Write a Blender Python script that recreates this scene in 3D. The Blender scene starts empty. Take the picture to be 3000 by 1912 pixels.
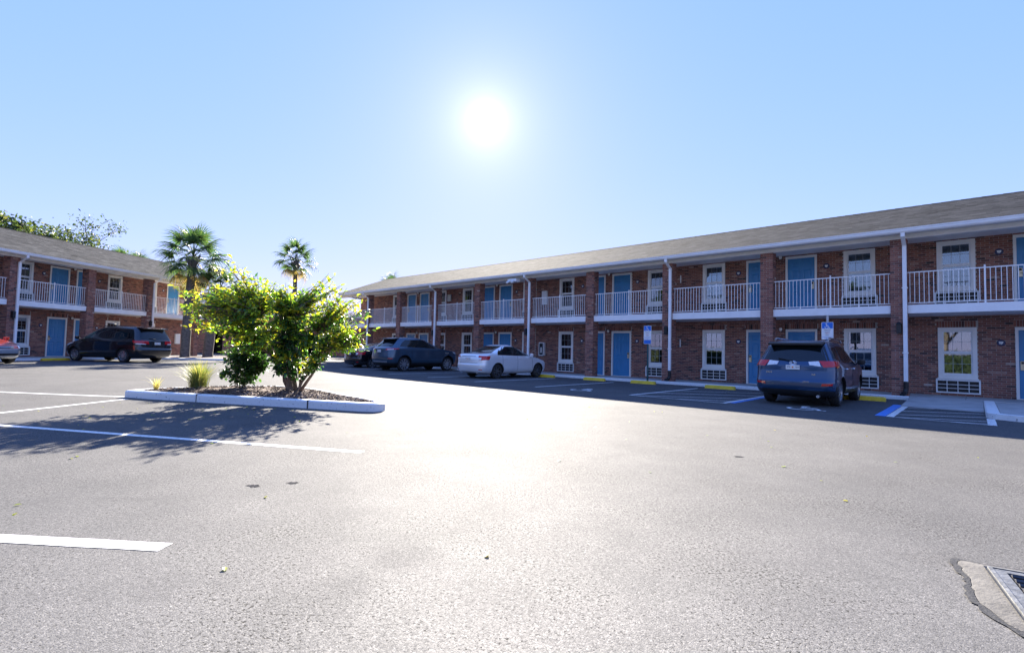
import bpy, bmesh, math, random
import numpy as np
from mathutils import Vector, Matrix
R = math.radians
random.seed(7); rng = np.random.default_rng(7)
scene = bpy.context.scene
COL = scene.collection

# ------------------------------------------------------------------ camera
CAM_H = 1.21; PITCH = R(2.72); ROLL = R(1.32)
cd = bpy.data.cameras.new('camera'); cd.sensor_width = 36; cd.lens = 17.69; cd.clip_start = .05; cd.clip_end = 3000
cam = bpy.data.objects.new('camera', cd); COL.objects.link(cam)
fw = Vector((0, math.cos(PITCH), math.sin(PITCH))); up = Vector((0, -math.sin(PITCH), math.cos(PITCH))); rt = Vector((1, 0, 0))
cr = math.cos(ROLL) * rt + math.sin(ROLL) * up; cu = -math.sin(ROLL) * rt + math.cos(ROLL) * up
m = Matrix((cr, cu, -fw)).transposed().to_4x4(); m.translation = (0, 0, CAM_H)
cam.matrix_world = m; scene.camera = cam

# ------------------------------------------------------------------ sky, sun, exposure
SUN = Vector((-.05636, .90605, .41940)).normalized()
SUN_EL = math.asin(SUN.z); SUN_AZ = math.atan2(SUN.x, SUN.y)
world = bpy.data.worlds.new('World'); scene.world = world; world.use_nodes = True
wn = world.node_tree.nodes; wl = world.node_tree.links
bg = wn['Background']; bg.inputs[1].default_value = .1
sky = wn.new('ShaderNodeTexSky'); sky.sky_type = 'NISHITA'; sky.sun_disc = False
sky.sun_elevation = SUN_EL; sky.sun_rotation = SUN_AZ; sky.altitude = 10
sky.air_density = 1.0; sky.dust_density = .05; sky.ozone_density = 3.0
# the bright ring of sky round the sun
tc = wn.new('ShaderNodeTexCoord'); dot = wn.new('ShaderNodeVectorMath'); dot.operation = 'DOT_PRODUCT'
wl.new(tc.outputs['Generated'], dot.inputs[0]); dot.inputs[1].default_value = SUN
def wmath(op, a, b=None):
    n = wn.new('ShaderNodeMath'); n.operation = op
    for i, v in enumerate((a, b)):
        if v is None: continue
        if isinstance(v, (int, float)): n.inputs[i].default_value = v
        else: wl.new(v, n.inputs[i])
    return n.outputs[0]
ang = wmath('ARCCOSINE', wmath('MINIMUM', dot.outputs['Value'], .999999))
core = wmath('EXPONENT', wmath('MULTIPLY', wmath('POWER', wmath('DIVIDE', ang, R(.85)), 2.0), -1.0))
ring = wmath('EXPONENT', wmath('MULTIPLY', wmath('DIVIDE', ang, R(1.9)), -1.0))
halo = wmath('EXPONENT', wmath('MULTIPLY', wmath('DIVIDE', ang, R(7.0)), -1.0))
glow = wmath('ADD', wmath('ADD', wmath('MULTIPLY', core, 25.0), wmath('MULTIPLY', ring, 1.5)), wmath('MULTIPLY', halo, .5))
gcol = wn.new('ShaderNodeVectorMath'); gcol.operation = 'SCALE'; gcol.inputs[0].default_value = (1.1, .95, .7)
wl.new(glow, gcol.inputs['Scale'])
addn = wn.new('ShaderNodeVectorMath'); addn.operation = 'ADD'
sepc = wn.new('ShaderNodeSeparateColor'); wl.new(sky.outputs[0], sepc.inputs[0]); cmb = wn.new('ShaderNodeCombineColor')   # evens out the dome as the photograph does
for i_, (k_, g_) in enumerate(((.62, .56), (.92, .33), (2.6, .05))):
    wl.new(wmath('MULTIPLY', wmath('POWER', sepc.outputs[i_], g_), k_), cmb.inputs[i_])
wl.new(cmb.outputs[0], addn.inputs[0]); wl.new(gcol.outputs[0], addn.inputs[1]); wl.new(addn.outputs[0], bg.inputs[0])
sd = bpy.data.lights.new('sun', 'SUN'); sd.energy = 5.0; sd.angle = R(.53); sd.color = (1, .92, .80)
sun = bpy.data.objects.new('sun', sd); COL.objects.link(sun)
sun.rotation_euler = (-SUN).to_track_quat('-Z', 'Y').to_euler(); sun.location = SUN * 60
vs = scene.view_settings; vs.view_transform = 'Standard'; vs.look = 'None'; vs.exposure = 2.3; vs.gamma = 1; vs.use_curve_mapping = False
scene.render.engine = 'CYCLES'; scene.cycles.max_bounces = 6; scene.cycles.transparent_max_bounces = 6
scene.cycles.sample_clamp_indirect = 6
try: scene.cycles.use_denoising = True
except Exception: pass

# ------------------------------------------------------------------ helpers
Y1 = R(47.42); Y2 = R(8.87)
D1 = Vector((-math.sin(Y1), math.cos(Y1), 0)); P1 = Vector((math.cos(Y1), math.sin(Y1), 0))   # long building on the right
D2 = Vector((math.sin(Y2), math.cos(Y2), 0)); P2 = Vector((math.cos(Y2), -math.sin(Y2), 0))   # building on the left
def st(s, t, z=0): v = D1 * s + P1 * t; return Vector((v.x, v.y, z))
def st2(s, t, z=0): v = D2 * s + P2 * t; return Vector((v.x, v.y, z))
def zg(x, y):                                   # the lot rises a little towards the left building
    u = (-(x * P2.x + y * P2.y) - 8) / 13; u = min(max(u, 0), 1); return .2 * u * u * (3 - 2 * u)

def tag(o, label=None, cat=None, group=None, kind=None):
    if label: o['label'] = label
    if cat: o['category'] = cat
    if group: o['group'] = group
    if kind: o['kind'] = kind
    return o
def link(name, data, parent=None, loc=None, rot=None, scale=None):
    o = bpy.data.objects.new(name, data); COL.objects.link(o)
    if parent is not None: o.parent = parent
    if loc is not None: o.location = loc
    if rot is not None: o.rotation_euler = rot
    if scale is not None: o.scale = scale
    return o
def empty(name, loc=(0, 0, 0), rz=0):
    o = link(name, None, None, loc, (0, 0, rz)); o.empty_display_size = .3; return o
def smooth(me, angle=None):
    me.polygons.foreach_set('use_smooth', [True] * len(me.polygons))
    if angle is not None: me.set_sharp_from_angle(angle=angle)

class MB:
    def __init__(s): s.v = []; s.f = []; s.t = []; s.m = []
    def add(s, verts, faces, tone=.5, mi=0):
        b = len(s.v); s.v.extend([tuple(p) for p in verts])
        for f in faces: s.f.append([b + i for i in f]); s.t.append(tone); s.m.append(mi)
        return s
    def box(s, x0, x1, y0, y1, z0, z1, tone=.5, mi=0, skip=''):
        v = [(x0, y0, z0), (x1, y0, z0), (x1, y1, z0), (x0, y1, z0), (x0, y0, z1), (x1, y0, z1), (x1, y1, z1), (x0, y1, z1)]
        F = {'b': (0, 3, 2, 1), 't': (4, 5, 6, 7), 'f': (0, 1, 5, 4), 'r': (1, 2, 6, 5), 'k': (2, 3, 7, 6), 'l': (3, 0, 4, 7)}
        return s.add(v, [F[k] for k in F if k not in skip], tone, mi)
    def chamfer(s, x0, x1, y0, y1, z0, z1, c, tone=.5, mi=0):      # box with bevelled top edges
        v = [(x0, y0, z0), (x1, y0, z0), (x1, y1, z0), (x0, y1, z0), (x0, y0, z1 - c), (x1, y0, z1 - c), (x1, y1, z1 - c), (x0, y1, z1 - c),
             (x0 + c, y0 + c, z1), (x1 - c, y0 + c, z1), (x1 - c, y1 - c, z1), (x0 + c, y1 - c, z1)]
        return s.add(v, [(0, 3, 2, 1), (0, 1, 5, 4), (1, 2, 6, 5), (2, 3, 7, 6), (3, 0, 4, 7), (4, 5, 9, 8), (5, 6, 10, 9), (6, 7, 11, 10), (7, 4, 8, 11), (8, 9, 10, 11)], tone, mi)
    def tube(s, pts, rad, n=8, tone=.5, mi=0, cap=True):
        pts = [Vector(p) for p in pts]; k = len(pts)
        if isinstance(rad, (int, float)): rad = [rad] * k
        V = []; F = []
        t0 = (pts[1] - pts[0]).normalized(); a = t0.orthogonal().normalized()
        for i, p in enumerate(pts):
            t = (pts[min(i + 1, k - 1)] - pts[max(i - 1, 0)])
            if t.length < 1e-9: t = t0
            t = t.normalized(); a = (a - t * a.dot(t)); a = a.normalized() if a.length > 1e-6 else t.orthogonal().normalized(); b = t.cross(a)
            for j in range(n):
                w = 2 * math.pi * j / n; V.append(p + (a * math.cos(w) + b * math.sin(w)) * rad[i])
        for i in range(k - 1):
            for j in range(n):
                F.append((i * n + j, i * n + (j + 1) % n, (i + 1) * n + (j + 1) % n, (i + 1) * n + j))
        if cap: F.append(tuple(range(n - 1, -1, -1))); F.append(tuple((k - 1) * n + j for j in range(n)))
        return s.add(V, F, tone, mi)
    def lathe(s, prof, n=24, axis='y', tone=.5, mi=0, c=(0, 0, 0), close=False):
        V = []; F = []; k = len(prof)
        for i in range(n):
            w = 2 * math.pi * i / n
            for r, h in prof:
                if axis == 'y': V.append((c[0] + r * math.cos(w), c[1] + h, c[2] + r * math.sin(w)))
                else: V.append((c[0] + r * math.cos(w), c[1] + r * math.sin(w), c[2] + h))
        for i in range(n):
            for j in range(k if close else k - 1):
                a, b = i * k + j, i * k + (j + 1) % k; c2, d = ((i + 1) % n) * k + (j + 1) % k, ((i + 1) % n) * k + j
                F.append((a, b, c2, d))
        return s.add(V, F, tone, mi)
    def prism(s, poly, z0, z1, tone=.5, mi=0):
        n = len(poly); V = [(x, y, z0) for x, y in poly] + [(x, y, z1) for x, y in poly]
        F = [tuple(range(n - 1, -1, -1)), tuple(range(n, 2 * n))] + [(i, (i + 1) % n, n + (i + 1) % n, n + i) for i in range(n)]
        return s.add(V, F, tone, mi)
    def mesh(s, name, mats, sm=None):
        me = bpy.data.meshes.new(name); me.from_pydata(s.v, [], s.f)
        for mt in (mats if isinstance(mats, (list, tuple)) else [mats]): me.materials.append(mt)
        at = me.attributes.new('tone', 'FLOAT', 'FACE'); at.data.foreach_set('value', np.array(s.t, np.float32))
        if any(s.m): me.polygons.foreach_set('material_index', np.array(s.m, np.int32))
        me.validate(); me.update()
        if sm is not None: smooth(me, R(sm))
        return me
    def build(s, name, mats, parent=None, loc=None, rot=None, sm=None): return link(name, s.mesh(name, mats, sm), parent, loc, rot)

def boxes_mesh(name, A, tones, mat, f=None):
    """many boxes at once: rows x0 x1 y0 y1 z0 z1, without their back faces"""
    A = np.asarray(A, float); n = len(A); ix = [(0, 2, 4), (1, 2, 4), (1, 3, 4), (0, 3, 4), (0, 2, 5), (1, 2, 5), (1, 3, 5), (0, 3, 5)]
    V = np.stack([A[:, list(c)] for c in ix], 1).reshape(-1, 3)
    if f: V = f(V)
    Q = np.array([(0, 3, 2, 1), (4, 5, 6, 7), (0, 1, 5, 4), (1, 2, 6, 5), (3, 0, 4, 7)])
    F = (np.arange(n)[:, None, None] * 8 + Q[None]).reshape(-1, 4)
    return fast_mesh(name, V, F, np.repeat(np.asarray(tones, np.float32), 5), mat)
def fast_mesh(name, V, F, tones, mat, flat=True):
    F = np.asarray(F); k = F.shape[1]; me = bpy.data.meshes.new(name)
    me.vertices.add(len(V)); me.vertices.foreach_set('co', np.asarray(V, np.float32).ravel())
    me.loops.add(F.size); me.loops.foreach_set('vertex_index', F.astype(np.int32).ravel())
    me.polygons.add(len(F)); me.polygons.foreach_set('loop_start', np.arange(0, F.size, k, dtype=np.int32))
    try: me.polygons.foreach_set('loop_total', np.full(len(F), k, np.int32))
    except Exception: pass
    at = me.attributes.new('tone', 'FLOAT', 'FACE'); at.data.foreach_set('value', np.asarray(tones, np.float32))
    me.materials.append(mat); me.update(calc_edges=True); me.validate()
    if flat: me.polygons.foreach_set('use_smooth', [False] * len(me.polygons))
    return me

# ------------------------------------------------------------------ materials
def nodes(name):
    mt = bpy.data.materials.new(name); mt.use_nodes = True; nt = mt.node_tree
    return mt, nt, nt.nodes, nt.links, nt.nodes['Principled BSDF']
def ramp(N, stops, interp='LINEAR'):
    r = N.new('ShaderNodeValToRGB'); r.color_ramp.interpolation = interp; e = r.color_ramp.elements
    while len(e) < len(stops): e.new(.5)
    for i, (p, c) in enumerate(stops): e[i].position = p; e[i].color = (*c, 1)
    return r
def mat(name, c, rough=.5, metal=0, var=.12, scale=6, bump=0, bscale=60, coat=0, spec=.5, ior=None, emit=None):
    mt, nt, N, L, b = nodes(name)
    tcn = N.new('ShaderNodeTexCoord'); nz = N.new('ShaderNodeTexNoise'); nz.inputs['Scale'].default_value = scale; nz.inputs['Detail'].default_value = 6
    L.new(tcn.outputs['Object'], nz.inputs['Vector'])
    r = ramp(N, [(.3, [x * (1 - var) for x in c]), (.7, [min(x * (1 + var), 1) for x in c])]); L.new(nz.outputs[0], r.inputs[0]); L.new(r.outputs[0], b.inputs['Base Color'])
    b.inputs['Roughness'].default_value = rough; b.inputs['Metallic'].default_value = metal; b.inputs['Coat Weight'].default_value = coat
    b.inputs['Coat Roughness'].default_value = .04; b.inputs['Specular IOR Level'].default_value = spec
    if ior: b.inputs['IOR'].default_value = ior
    if bump:
        n2 = N.new('ShaderNodeTexNoise'); n2.inputs['Scale'].default_value = bscale; n2.inputs['Detail'].default_value = 4; L.new(tcn.outputs['Object'], n2.inputs['Vector'])
        bp = N.new('ShaderNodeBump'); bp.inputs['Strength'].default_value = bump; bp.inputs['Distance'].default_value = .01; L.new(n2.outputs[0], bp.inputs['Height']); L.new(bp.outputs[0], b.inputs['Normal'])
    return mt
def tone_mat(name, stops, rough=.8, nscale=40, namt=.35, bump=.3, transl=None, spec=.4):
    """colour picked by each piece's own tone"""
    mt, nt, N, L, b = nodes(name)
    at = N.new('ShaderNodeAttribute'); at.attribute_name = 'tone'
    r = ramp(N, stops); L.new(at.outputs['Fac'], r.inputs[0])
    tcn = N.new('ShaderNodeTexCoord'); nz = N.new('ShaderNodeTexNoise'); nz.inputs['Scale'].default_value = nscale; nz.inputs['Detail'].default_value = 5; L.new(tcn.outputs['Object'], nz.inputs['Vector'])
    mr = N.new('ShaderNodeMapRange'); mr.inputs[1].default_value = .25; mr.inputs[2].default_value = .75; mr.inputs[3].default_value = 1 - namt; mr.inputs[4].default_value = 1 + namt; L.new(nz.outputs[0], mr.inputs[0])
    mx = N.new('ShaderNodeVectorMath'); mx.operation = 'SCALE'; L.new(r.outputs[0], mx.inputs[0]); L.new(mr.outputs[0], mx.inputs['Scale']); L.new(mx.outputs[0], b.inputs['Base Color'])
    b.inputs['Roughness'].default_value = rough; b.inputs['Specular IOR Level'].default_value = spec
    if bump:
        bp = N.new('ShaderNodeBump'); bp.inputs['Strength'].default_value = bump; bp.inputs['Distance'].default_value = .005; L.new(nz.outputs[0], bp.inputs['Height']); L.new(bp.outputs[0], b.inputs['Normal'])
    if transl:
        tr = N.new('ShaderNodeBsdfTranslucent'); t2 = N.new('ShaderNodeVectorMath'); t2.operation = 'MULTIPLY'; t2.inputs[1].default_value = transl[1]
        L.new(mx.outputs[0], t2.inputs[0]); L.new(t2.outputs[0], tr.inputs[0])
        ms = N.new('ShaderNodeMixShader'); ms.inputs[0].default_value = transl[0]; out = N['Material Output']
        L.new(b.outputs[0], ms.inputs[1]); L.new(tr.outputs[0], ms.inputs[2]); L.new(ms.outputs[0], out.inputs[0])
    return mt
BRICK = tone_mat('brick', [(0, (.05, .036, .036)), (.2, (.135, .068, .056)), (.45, (.26, .108, .078)), (.7, (.335, .15, .105)), (.9, (.38, .23, .175)), (1, (.48, .39, .33))], .85, 30, .3, .4)
MORTAR = mat('mortar', (.44, .41, .38), .9, var=.2, scale=20, bump=.4, bscale=120)
SHINGLE = tone_mat('asphalt_shingle', [(0, (.025, .026, .028)), (.5, (.060, .0605, .061)), (1, (.11, .107, .104))], .95, 1.2, .22, 0, spec=.02)
WHITE = mat('white_paint', (.84, .83, .81), .45, var=.05, scale=3)
TRIM = mat('cream_trim', (.82, .80, .75), .5, var=.06, scale=3)
VINYL = mat('white_vinyl', (.78, .79, .78), .35, var=.04)
DOORBLUE = mat('blue_door_paint', (.045, .23, .47), .4, var=.08, scale=2)
def glass_mat():
    mt, nt, N, L, b = nodes('window_glass'); out = N['Material Output']; tr = N.new('ShaderNodeBsdfTransparent'); tr.inputs[0].default_value = (.50, .62, .64, 1); gl = N.new('ShaderNodeBsdfGlossy'); gl.inputs['Roughness'].default_value = .02; gl.inputs[0].default_value = (.9, .95, 1, 1)
    tcn = N.new('ShaderNodeTexCoord'); nz = N.new('ShaderNodeTexNoise'); nz.inputs['Scale'].default_value = 3; L.new(tcn.outputs['Object'], nz.inputs['Vector']); bp = N.new('ShaderNodeBump'); bp.inputs['Strength'].default_value = .04; L.new(nz.outputs[0], bp.inputs['Height']); L.new(bp.outputs[0], gl.inputs['Normal'])
    fr = N.new('ShaderNodeFresnel'); fr.inputs[0].default_value = 2.5; ms = N.new('ShaderNodeMixShader'); L.new(fr.outputs[0], ms.inputs[0]); L.new(tr.outputs[0], ms.inputs[1]); L.new(gl.outputs[0], ms.inputs[2]); L.new(ms.outputs[0], out.inputs[0]); return mt
GLASS = glass_mat()
CURTAIN = mat('curtain', (.09, .13, .14), .85, var=.15, scale=4)
SHEER = mat('sheer_curtain', (.32, .36, .37), .85, var=.1, scale=4)
BLACK = mat('black_plastic', (.012, .012, .013), .45, var=.2)
RUBBER = mat('tyre_rubber', (.018, .018, .019), .75, var=.2, scale=20)
LOCKM = mat('brass_lock', (.60, .52, .36), .35, .6, var=.1)
LAMPG = mat('lamp_globe', (.85, .82, .74), .3, var=.03)
CONC = mat('walkway_concrete', (.38, .37, .35), .85, var=.18, scale=2.5, bump=.3, bscale=90)
STEEL = mat('galvanised_steel', (.45, .47, .49), .4, .8, var=.15, scale=12)
YELLOW = mat('yellow_paint', (.72, .50, .03), .55, var=.15, scale=8, bump=.2)
SIGNBLUE = mat('sign_blue', (.01, .16, .60), .4, var=.05)
SIGNWHITE = mat('sign_white', (.82, .82, .80), .4, var=.04)
INK = mat('sign_ink', (.03, .04, .10), .5, var=.05)
SIGNRED = mat('sign_red', (.55, .04, .03), .5, var=.05)
WOODT = mat('tan_door', (.36, .24, .15), .6, var=.15)
DARKIN = mat('dark_interior', (.012, .012, .014), .9, var=.2)
CHROME = mat('chrome', (.75, .76, .78), .12, 1, var=.04)
TINT = mat('tinted_car_glass', (.006, .009, .011), .02, var=.2, ior=1.55)
CLEARG = mat('greenish_car_glass', (.03, .06, .05), .02, var=.2, ior=1.6)
REDLENS = mat('red_lamp_lens', (.50, .008, .012), .12, var=.15, scale=30, coat=.6)
AMBER = mat('amber_lamp_lens', (.75, .18, .02), .15, var=.1, coat=.5)
CLEARLENS = mat('clear_lamp_lens', (.75, .76, .76), .1, var=.15, scale=30, coat=.7)
RIM = mat('alloy_rim', (.55, .56, .58), .28, .9, var=.08)
RIMDARK = mat('grey_alloy_rim', (.16, .165, .17), .35, .8, var=.1)
PLATE = mat('licence_plate', (.72, .74, .72), .4, var=.06)
PLATEORANGE = mat('licence_plate_orange', (.7, .22, .05), .4, var=.1)
UNDER = mat('car_underbody', (.01, .01, .01), .9, var=.2)

def paint(name, c, metal=.5, rough=.28): return mat(name, c, rough, metal, var=.03, scale=2, coat=1.0)

STAINS = [(-.60, 2.98, .26, .22, .42), (-.78, 2.6, .15, .16, .38), (-2.93, 3.93, .22, .07, .4), (2.62, 3.15, .30, .16, .6), (-.7, 5.9, .5, .25, .35), (1.9, 4.7, .6, .3, .3), (4.6, 5.6, .9, .3, .3)]
def asphalt():
    mt, nt, N, L, b = nodes('asphalt')
    tcn = N.new('ShaderNodeTexCoord'); v = tcn.outputs['Object']
    def noise(s, d=4, r=.55):
        n = N.new('ShaderNodeTexNoise'); n.inputs['Scale'].default_value = s; n.inputs['Detail'].default_value = d; n.inputs['Roughness'].default_value = r; L.new(v, n.inputs['Vector']); return n.outputs[0]
    def vor(s):
        n = N.new('ShaderNodeTexVoronoi'); n.inputs['Scale'].default_value = s; L.new(v, n.inputs['Vector']); return n
    def mth(op, a, b2=None):
        n = N.new('ShaderNodeMath'); n.operation = op
        for i, q in enumerate((a, b2)):
            if q is None: continue
            if isinstance(q, (int, float)): n.inputs[i].default_value = q
            else: L.new(q, n.inputs[i])
        return n.outputs[0]
    big = noise(.35, 5, .6); mid = noise(2.2, 5, .6)
    st_ = vor(150); grain = noise(130, 3, .75)
    r = ramp(N, [(.25, (.066, .066, .067)), (.5, (.098, .096, .094)), (.78, (.140, .136, .130))])
    L.new(mth('ADD', mth('MULTIPLY', big, .55), mth('MULTIPLY', mid, .45)), r.inputs[0])
    # stones of many greys in the binder, with dark pits between them
    sr = ramp(N, [(0, (.5, .5, .51)), (.45, (.86, .85, .84)), (.8, (1.2, 1.17, 1.13)), (1, (1.9, 1.83, 1.75))]); L.new(st_.outputs['Color'], sr.inputs[0])
    pit = N.new('ShaderNodeMapRange'); pit.inputs[1].default_value = .56; pit.inputs[2].default_value = .64; pit.inputs[3].default_value = 1.0; pit.inputs[4].default_value = .15
    L.new(mth('ADD', mth('MULTIPLY', noise(60, 3, .62), .72), mth('MULTIPLY', noise(1.1, 5, .65), .30)), pit.inputs[0])
    m1 = N.new('ShaderNodeVectorMath'); m1.operation = 'MULTIPLY'; L.new(r.outputs[0], m1.inputs[0]); L.new(sr.outputs[0], m1.inputs[1])
    m2 = N.new('ShaderNodeVectorMath'); m2.operation = 'SCALE'; L.new(m1.outputs[0], m2.inputs[0]); L.new(pit.outputs[0], m2.inputs['Scale'])
    # old soaked stains, each with its own place and ragged edge
    sep = N.new('ShaderNodeSeparateXYZ'); L.new(v, sep.inputs[0]); rag = noise(3.5, 6, .7); mask = None
    for sx, sy, rx_, ry_, amt in STAINS:
        dx = mth('DIVIDE', mth('SUBTRACT', sep.outputs[0], sx), rx_); dy = mth('DIVIDE', mth('SUBTRACT', sep.outputs[1], sy), ry_)
        d2 = mth('ADD', mth('SQRT', mth('ADD', mth('MULTIPLY', dx, dx), mth('MULTIPLY', dy, dy))), mth('MULTIPLY', mth('SUBTRACT', rag, .5), 1.6))
        mr = N.new('ShaderNodeMapRange'); mr.inputs[1].default_value = .5; mr.inputs[2].default_value = 1.15; mr.inputs[3].default_value = amt; mr.inputs[4].default_value = 0; L.new(d2, mr.inputs[0])
        mask = mr.outputs[0] if mask is None else mth('MAXIMUM', mask, mr.outputs[0])
    keep = mth('SUBTRACT', 1.0, mth('MULTIPLY', mask, mth('ADD', .45, mth('MULTIPLY', st_.outputs['Distance'], .6))))
    # a few oil spots
    oil = N.new('ShaderNodeMapRange'); oil.inputs[1].default_value = .70; oil.inputs[2].default_value = .78; oil.inputs[3].default_value = 1.0; oil.inputs[4].default_value = .45
    L.new(noise(.9, 4, .55), oil.inputs[0])
    m3 = N.new('ShaderNodeVectorMath'); m3.operation = 'SCALE'; L.new(m2.outputs[0], m3.inputs[0]); L.new(oil.outputs[0], m3.inputs['Scale']); L.new(m3.outputs[0], b.inputs['Base Color'])
    b.inputs['Roughness'].default_value = .88; b.inputs['IOR'].default_value = 1.55
    sx_ = N.new('ShaderNodeSeparateXYZ'); L.new(sr.outputs[0], sx_.inputs[0]); cg = N.new('ShaderNodeMapRange'); cg.inputs[1].default_value = .3; cg.inputs[2].default_value = .7; cg.inputs[3].default_value = .55; cg.inputs[4].default_value = 1.45; L.new(noise(48, 3, .7), cg.inputs[0])
    gl = mth('MULTIPLY', mth('MULTIPLY', mth('ADD', .14, mth('MULTIPLY', sx_.outputs[0], .42)), cg.outputs[0]), mth('ADD', .5, mth('MULTIPLY', mid, .9)))
    tr0 = None                                  # faint polished arcs where cars turn into the stalls
    for cx_, cy_, rr_ in ((7.5, 15.5, 9.3), (7.5, 15.5, 10.9), (-9, 1.5, 8.2)):
        dx = mth('SUBTRACT', sep.outputs[0], cx_); dy = mth('SUBTRACT', sep.outputs[1], cy_); dd = mth('ABSOLUTE', mth('SUBTRACT', mth('ADD', mth('SQRT', mth('ADD', mth('MULTIPLY', dx, dx), mth('MULTIPLY', dy, dy))), mth('MULTIPLY', mid, .35)), rr_))
        mr = N.new('ShaderNodeMapRange'); mr.inputs[1].default_value = .05; mr.inputs[2].default_value = .28; mr.inputs[3].default_value = .16; mr.inputs[4].default_value = 0; L.new(dd, mr.inputs[0]); tr0 = mr.outputs[0] if tr0 is None else mth('MAXIMUM', tr0, mr.outputs[0])
    gl = mth('MULTIPLY', gl, mth('SUBTRACT', 1.0, tr0))
    b.inputs['Specular IOR Level'].default_value = .1; sheen = mth('MULTIPLY', mth('MULTIPLY', mth('MULTIPLY', pit.outputs[0], keep), gl), .20)
    lw_ = N.new('ShaderNodeLayerWeight'); lw_.inputs[0].default_value = .5; sheen = mth('MULTIPLY', sheen, mth('POWER', mth('SUBTRACT', 1.0, lw_.outputs['Facing']), 1.05))   # coarse stones mask each other at low angles
    gs = N.new('ShaderNodeBsdfGlossy'); gs.inputs['Roughness'].default_value = .72; cc = N.new('ShaderNodeCombineColor'); [L.new(sheen, cc.inputs[q]) for q in range(3)]; L.new(cc.outputs[0], gs.inputs[0])
    ads = N.new('ShaderNodeAddShader'); L.new(b.outputs[0], ads.inputs[0]); L.new(gs.outputs[0], ads.inputs[1]); L.new(ads.outputs[0], N['Material Output'].inputs[0])
    h = mth('ADD', mth('MULTIPLY', st_.outputs['Distance'], -.5), mth('MULTIPLY', grain, .7)); h = mth('ADD', h, mth('MULTIPLY', pit.outputs[0], .35))
    bp = N.new('ShaderNodeBump'); bp.inputs['Strength'].default_value = .6; bp.inputs['Distance'].default_value = .004; L.new(h, bp.inputs['Height']); L.new(bp.outputs[0], b.inputs['Normal']); L.new(bp.outputs[0], gs.inputs['Normal'])
    return mt
ASPHALT = asphalt()
def worn_paint(name, c, wear=.62):
    mt, nt, N, L, b = nodes(name)
    tcn = N.new('ShaderNodeTexCoord'); nz = N.new('ShaderNodeTexNoise'); nz.inputs['Scale'].default_value = 22; nz.inputs['Detail'].default_value = 8; nz.inputs['Roughness'].default_value = .7; L.new(tcn.outputs['Object'], nz.inputs['Vector'])
    r = ramp(N, [(wear - .03, c), (wear + .05, (.12, .115, .11))]); L.new(nz.outputs[0], r.inputs[0]); L.new(r.outputs[0], b.inputs['Base Color'])
    b.inputs['Roughness'].default_value = .6
    bp = N.new('ShaderNodeBump'); bp.inputs['Strength'].default_value = .3; bp.inputs['Distance'].default_value = .004; L.new(nz.outputs[0], bp.inputs['Height']); L.new(bp.outputs[0], b.inputs['Normal'])
    return mt
LINEP = worn_paint('white_road_paint', (.70, .69, .66), .585); BLUEP = worn_paint('blue_road_paint', (.06, .22, .62), .66); KERBP = worn_paint('white_kerb_paint', (.72, .72, .70), .625)
# ------------------------------------------------------------------ ground, lot, walkways, kerbs, markings
GRASSY = mat('dry_grass_ground', (.10, .11, .05), .95, var=.35, scale=.8)
g = MB(); g.add([(-900, -900, -.06), (900, -900, -.06), (900, 900, -.06), (-900, 900, -.06)], [(0, 1, 2, 3)])
tag(g.build('ground', GRASSY), 'dry grassy ground reaching to the horizon beyond the lot', 'ground', kind='structure')
xs = np.arange(-48, 60.1, 1.5); ys = np.arange(-40, 66.1, 1.5)
V = [(x, y, zg(x, y)) for y in ys for x in xs]; n = len(xs)
F = [(j * n + i, j * n + i + 1, (j + 1) * n + i + 1, (j + 1) * n + i) for j in range(len(ys) - 1) for i in range(n - 1)]
lot = fast_mesh('parking_lot', V, F, [0] * len(F), ASPHALT); smooth(lot)
tag(link('parking_lot', lot), 'grey worn asphalt of the motel parking lot', 'asphalt', kind='structure')

def strip(name, pts, w, matl, label, z=.003, cat='marking', kind='structure', n=8):
    """painted line following the asphalt, pts = two ground points, with slightly uneven edges"""
    a, b = Vector((pts[0][0], pts[0][1], 0)), Vector((pts[1][0], pts[1][1], 0)); t = (b - a); k = max(2, int(t.length / .25)); nrm = Vector((-t.y, t.x, 0)).normalized()
    V = []; F = []
    for i in range(k + 1):
        p = a + t * (i / k); e1, e2 = [w / 2 * (1 + random.uniform(-.06, .06)) for _ in (0, 1)]
        for q in (p + nrm * e1, p - nrm * e2): V.append((q.x, q.y, zg(q.x, q.y) + z))
        if i: F.append((2 * i - 2, 2 * i - 1, 2 * i + 1, 2 * i))
    o = MB().add(V, F).build(name, matl); return tag(o, label, cat, kind=kind)
def sline(s0, t0, s1, t1, w, matl, label, z=.003):
    a, b = st(s0, t0), st(s1, t1); return strip('painted_line', ((a.x, a.y), (b.x, b.y)), w, matl, label, z)
sline(13.87, 13.1, 13.87, 17.95, .10, LINEP, 'white stall line beside the silver sedan')
sline(10.91, 13.1, 10.91, 18.1, .10, LINEP, 'white stall line between two yellow wheel stops left of the sign post')
sline(16.85, 13.2, 16.85, 18, .10, LINEP, 'white stall line under the far side of the silver sedan')
sline(19.8, 13.2, 19.8, 18, .10, LINEP, 'white stall line in the empty stall beside the grey SUV')
sline(24.1, 13.2, 24.1, 18, .10, LINEP, 'white stall line between the grey SUV and the black sedan')
sline(7.35, 13.1, 7.35, 17.95, .10, LINEP, 'white line on the sign side of the wide hatched aisle')
sline(4.70, 13.1, 4.70, 17.9, .10, LINEP, 'white line of the hatched aisle nearest the blue SUV')
for i, (a, b, c, d) in enumerate([(7.30, 16.0, 5.1, 17.55), (7.30, 14.55, 4.76, 16.4), (7.2, 13.1, 4.76, 14.85), (5.95, 13.1, 4.76, 13.85)]):
    sline(a, b, c, d, .07, LINEP, ['topmost', 'second', 'third', 'lowest and shortest'][i] + ' diagonal white stripe of the wide hatched aisle', .0055)
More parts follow.
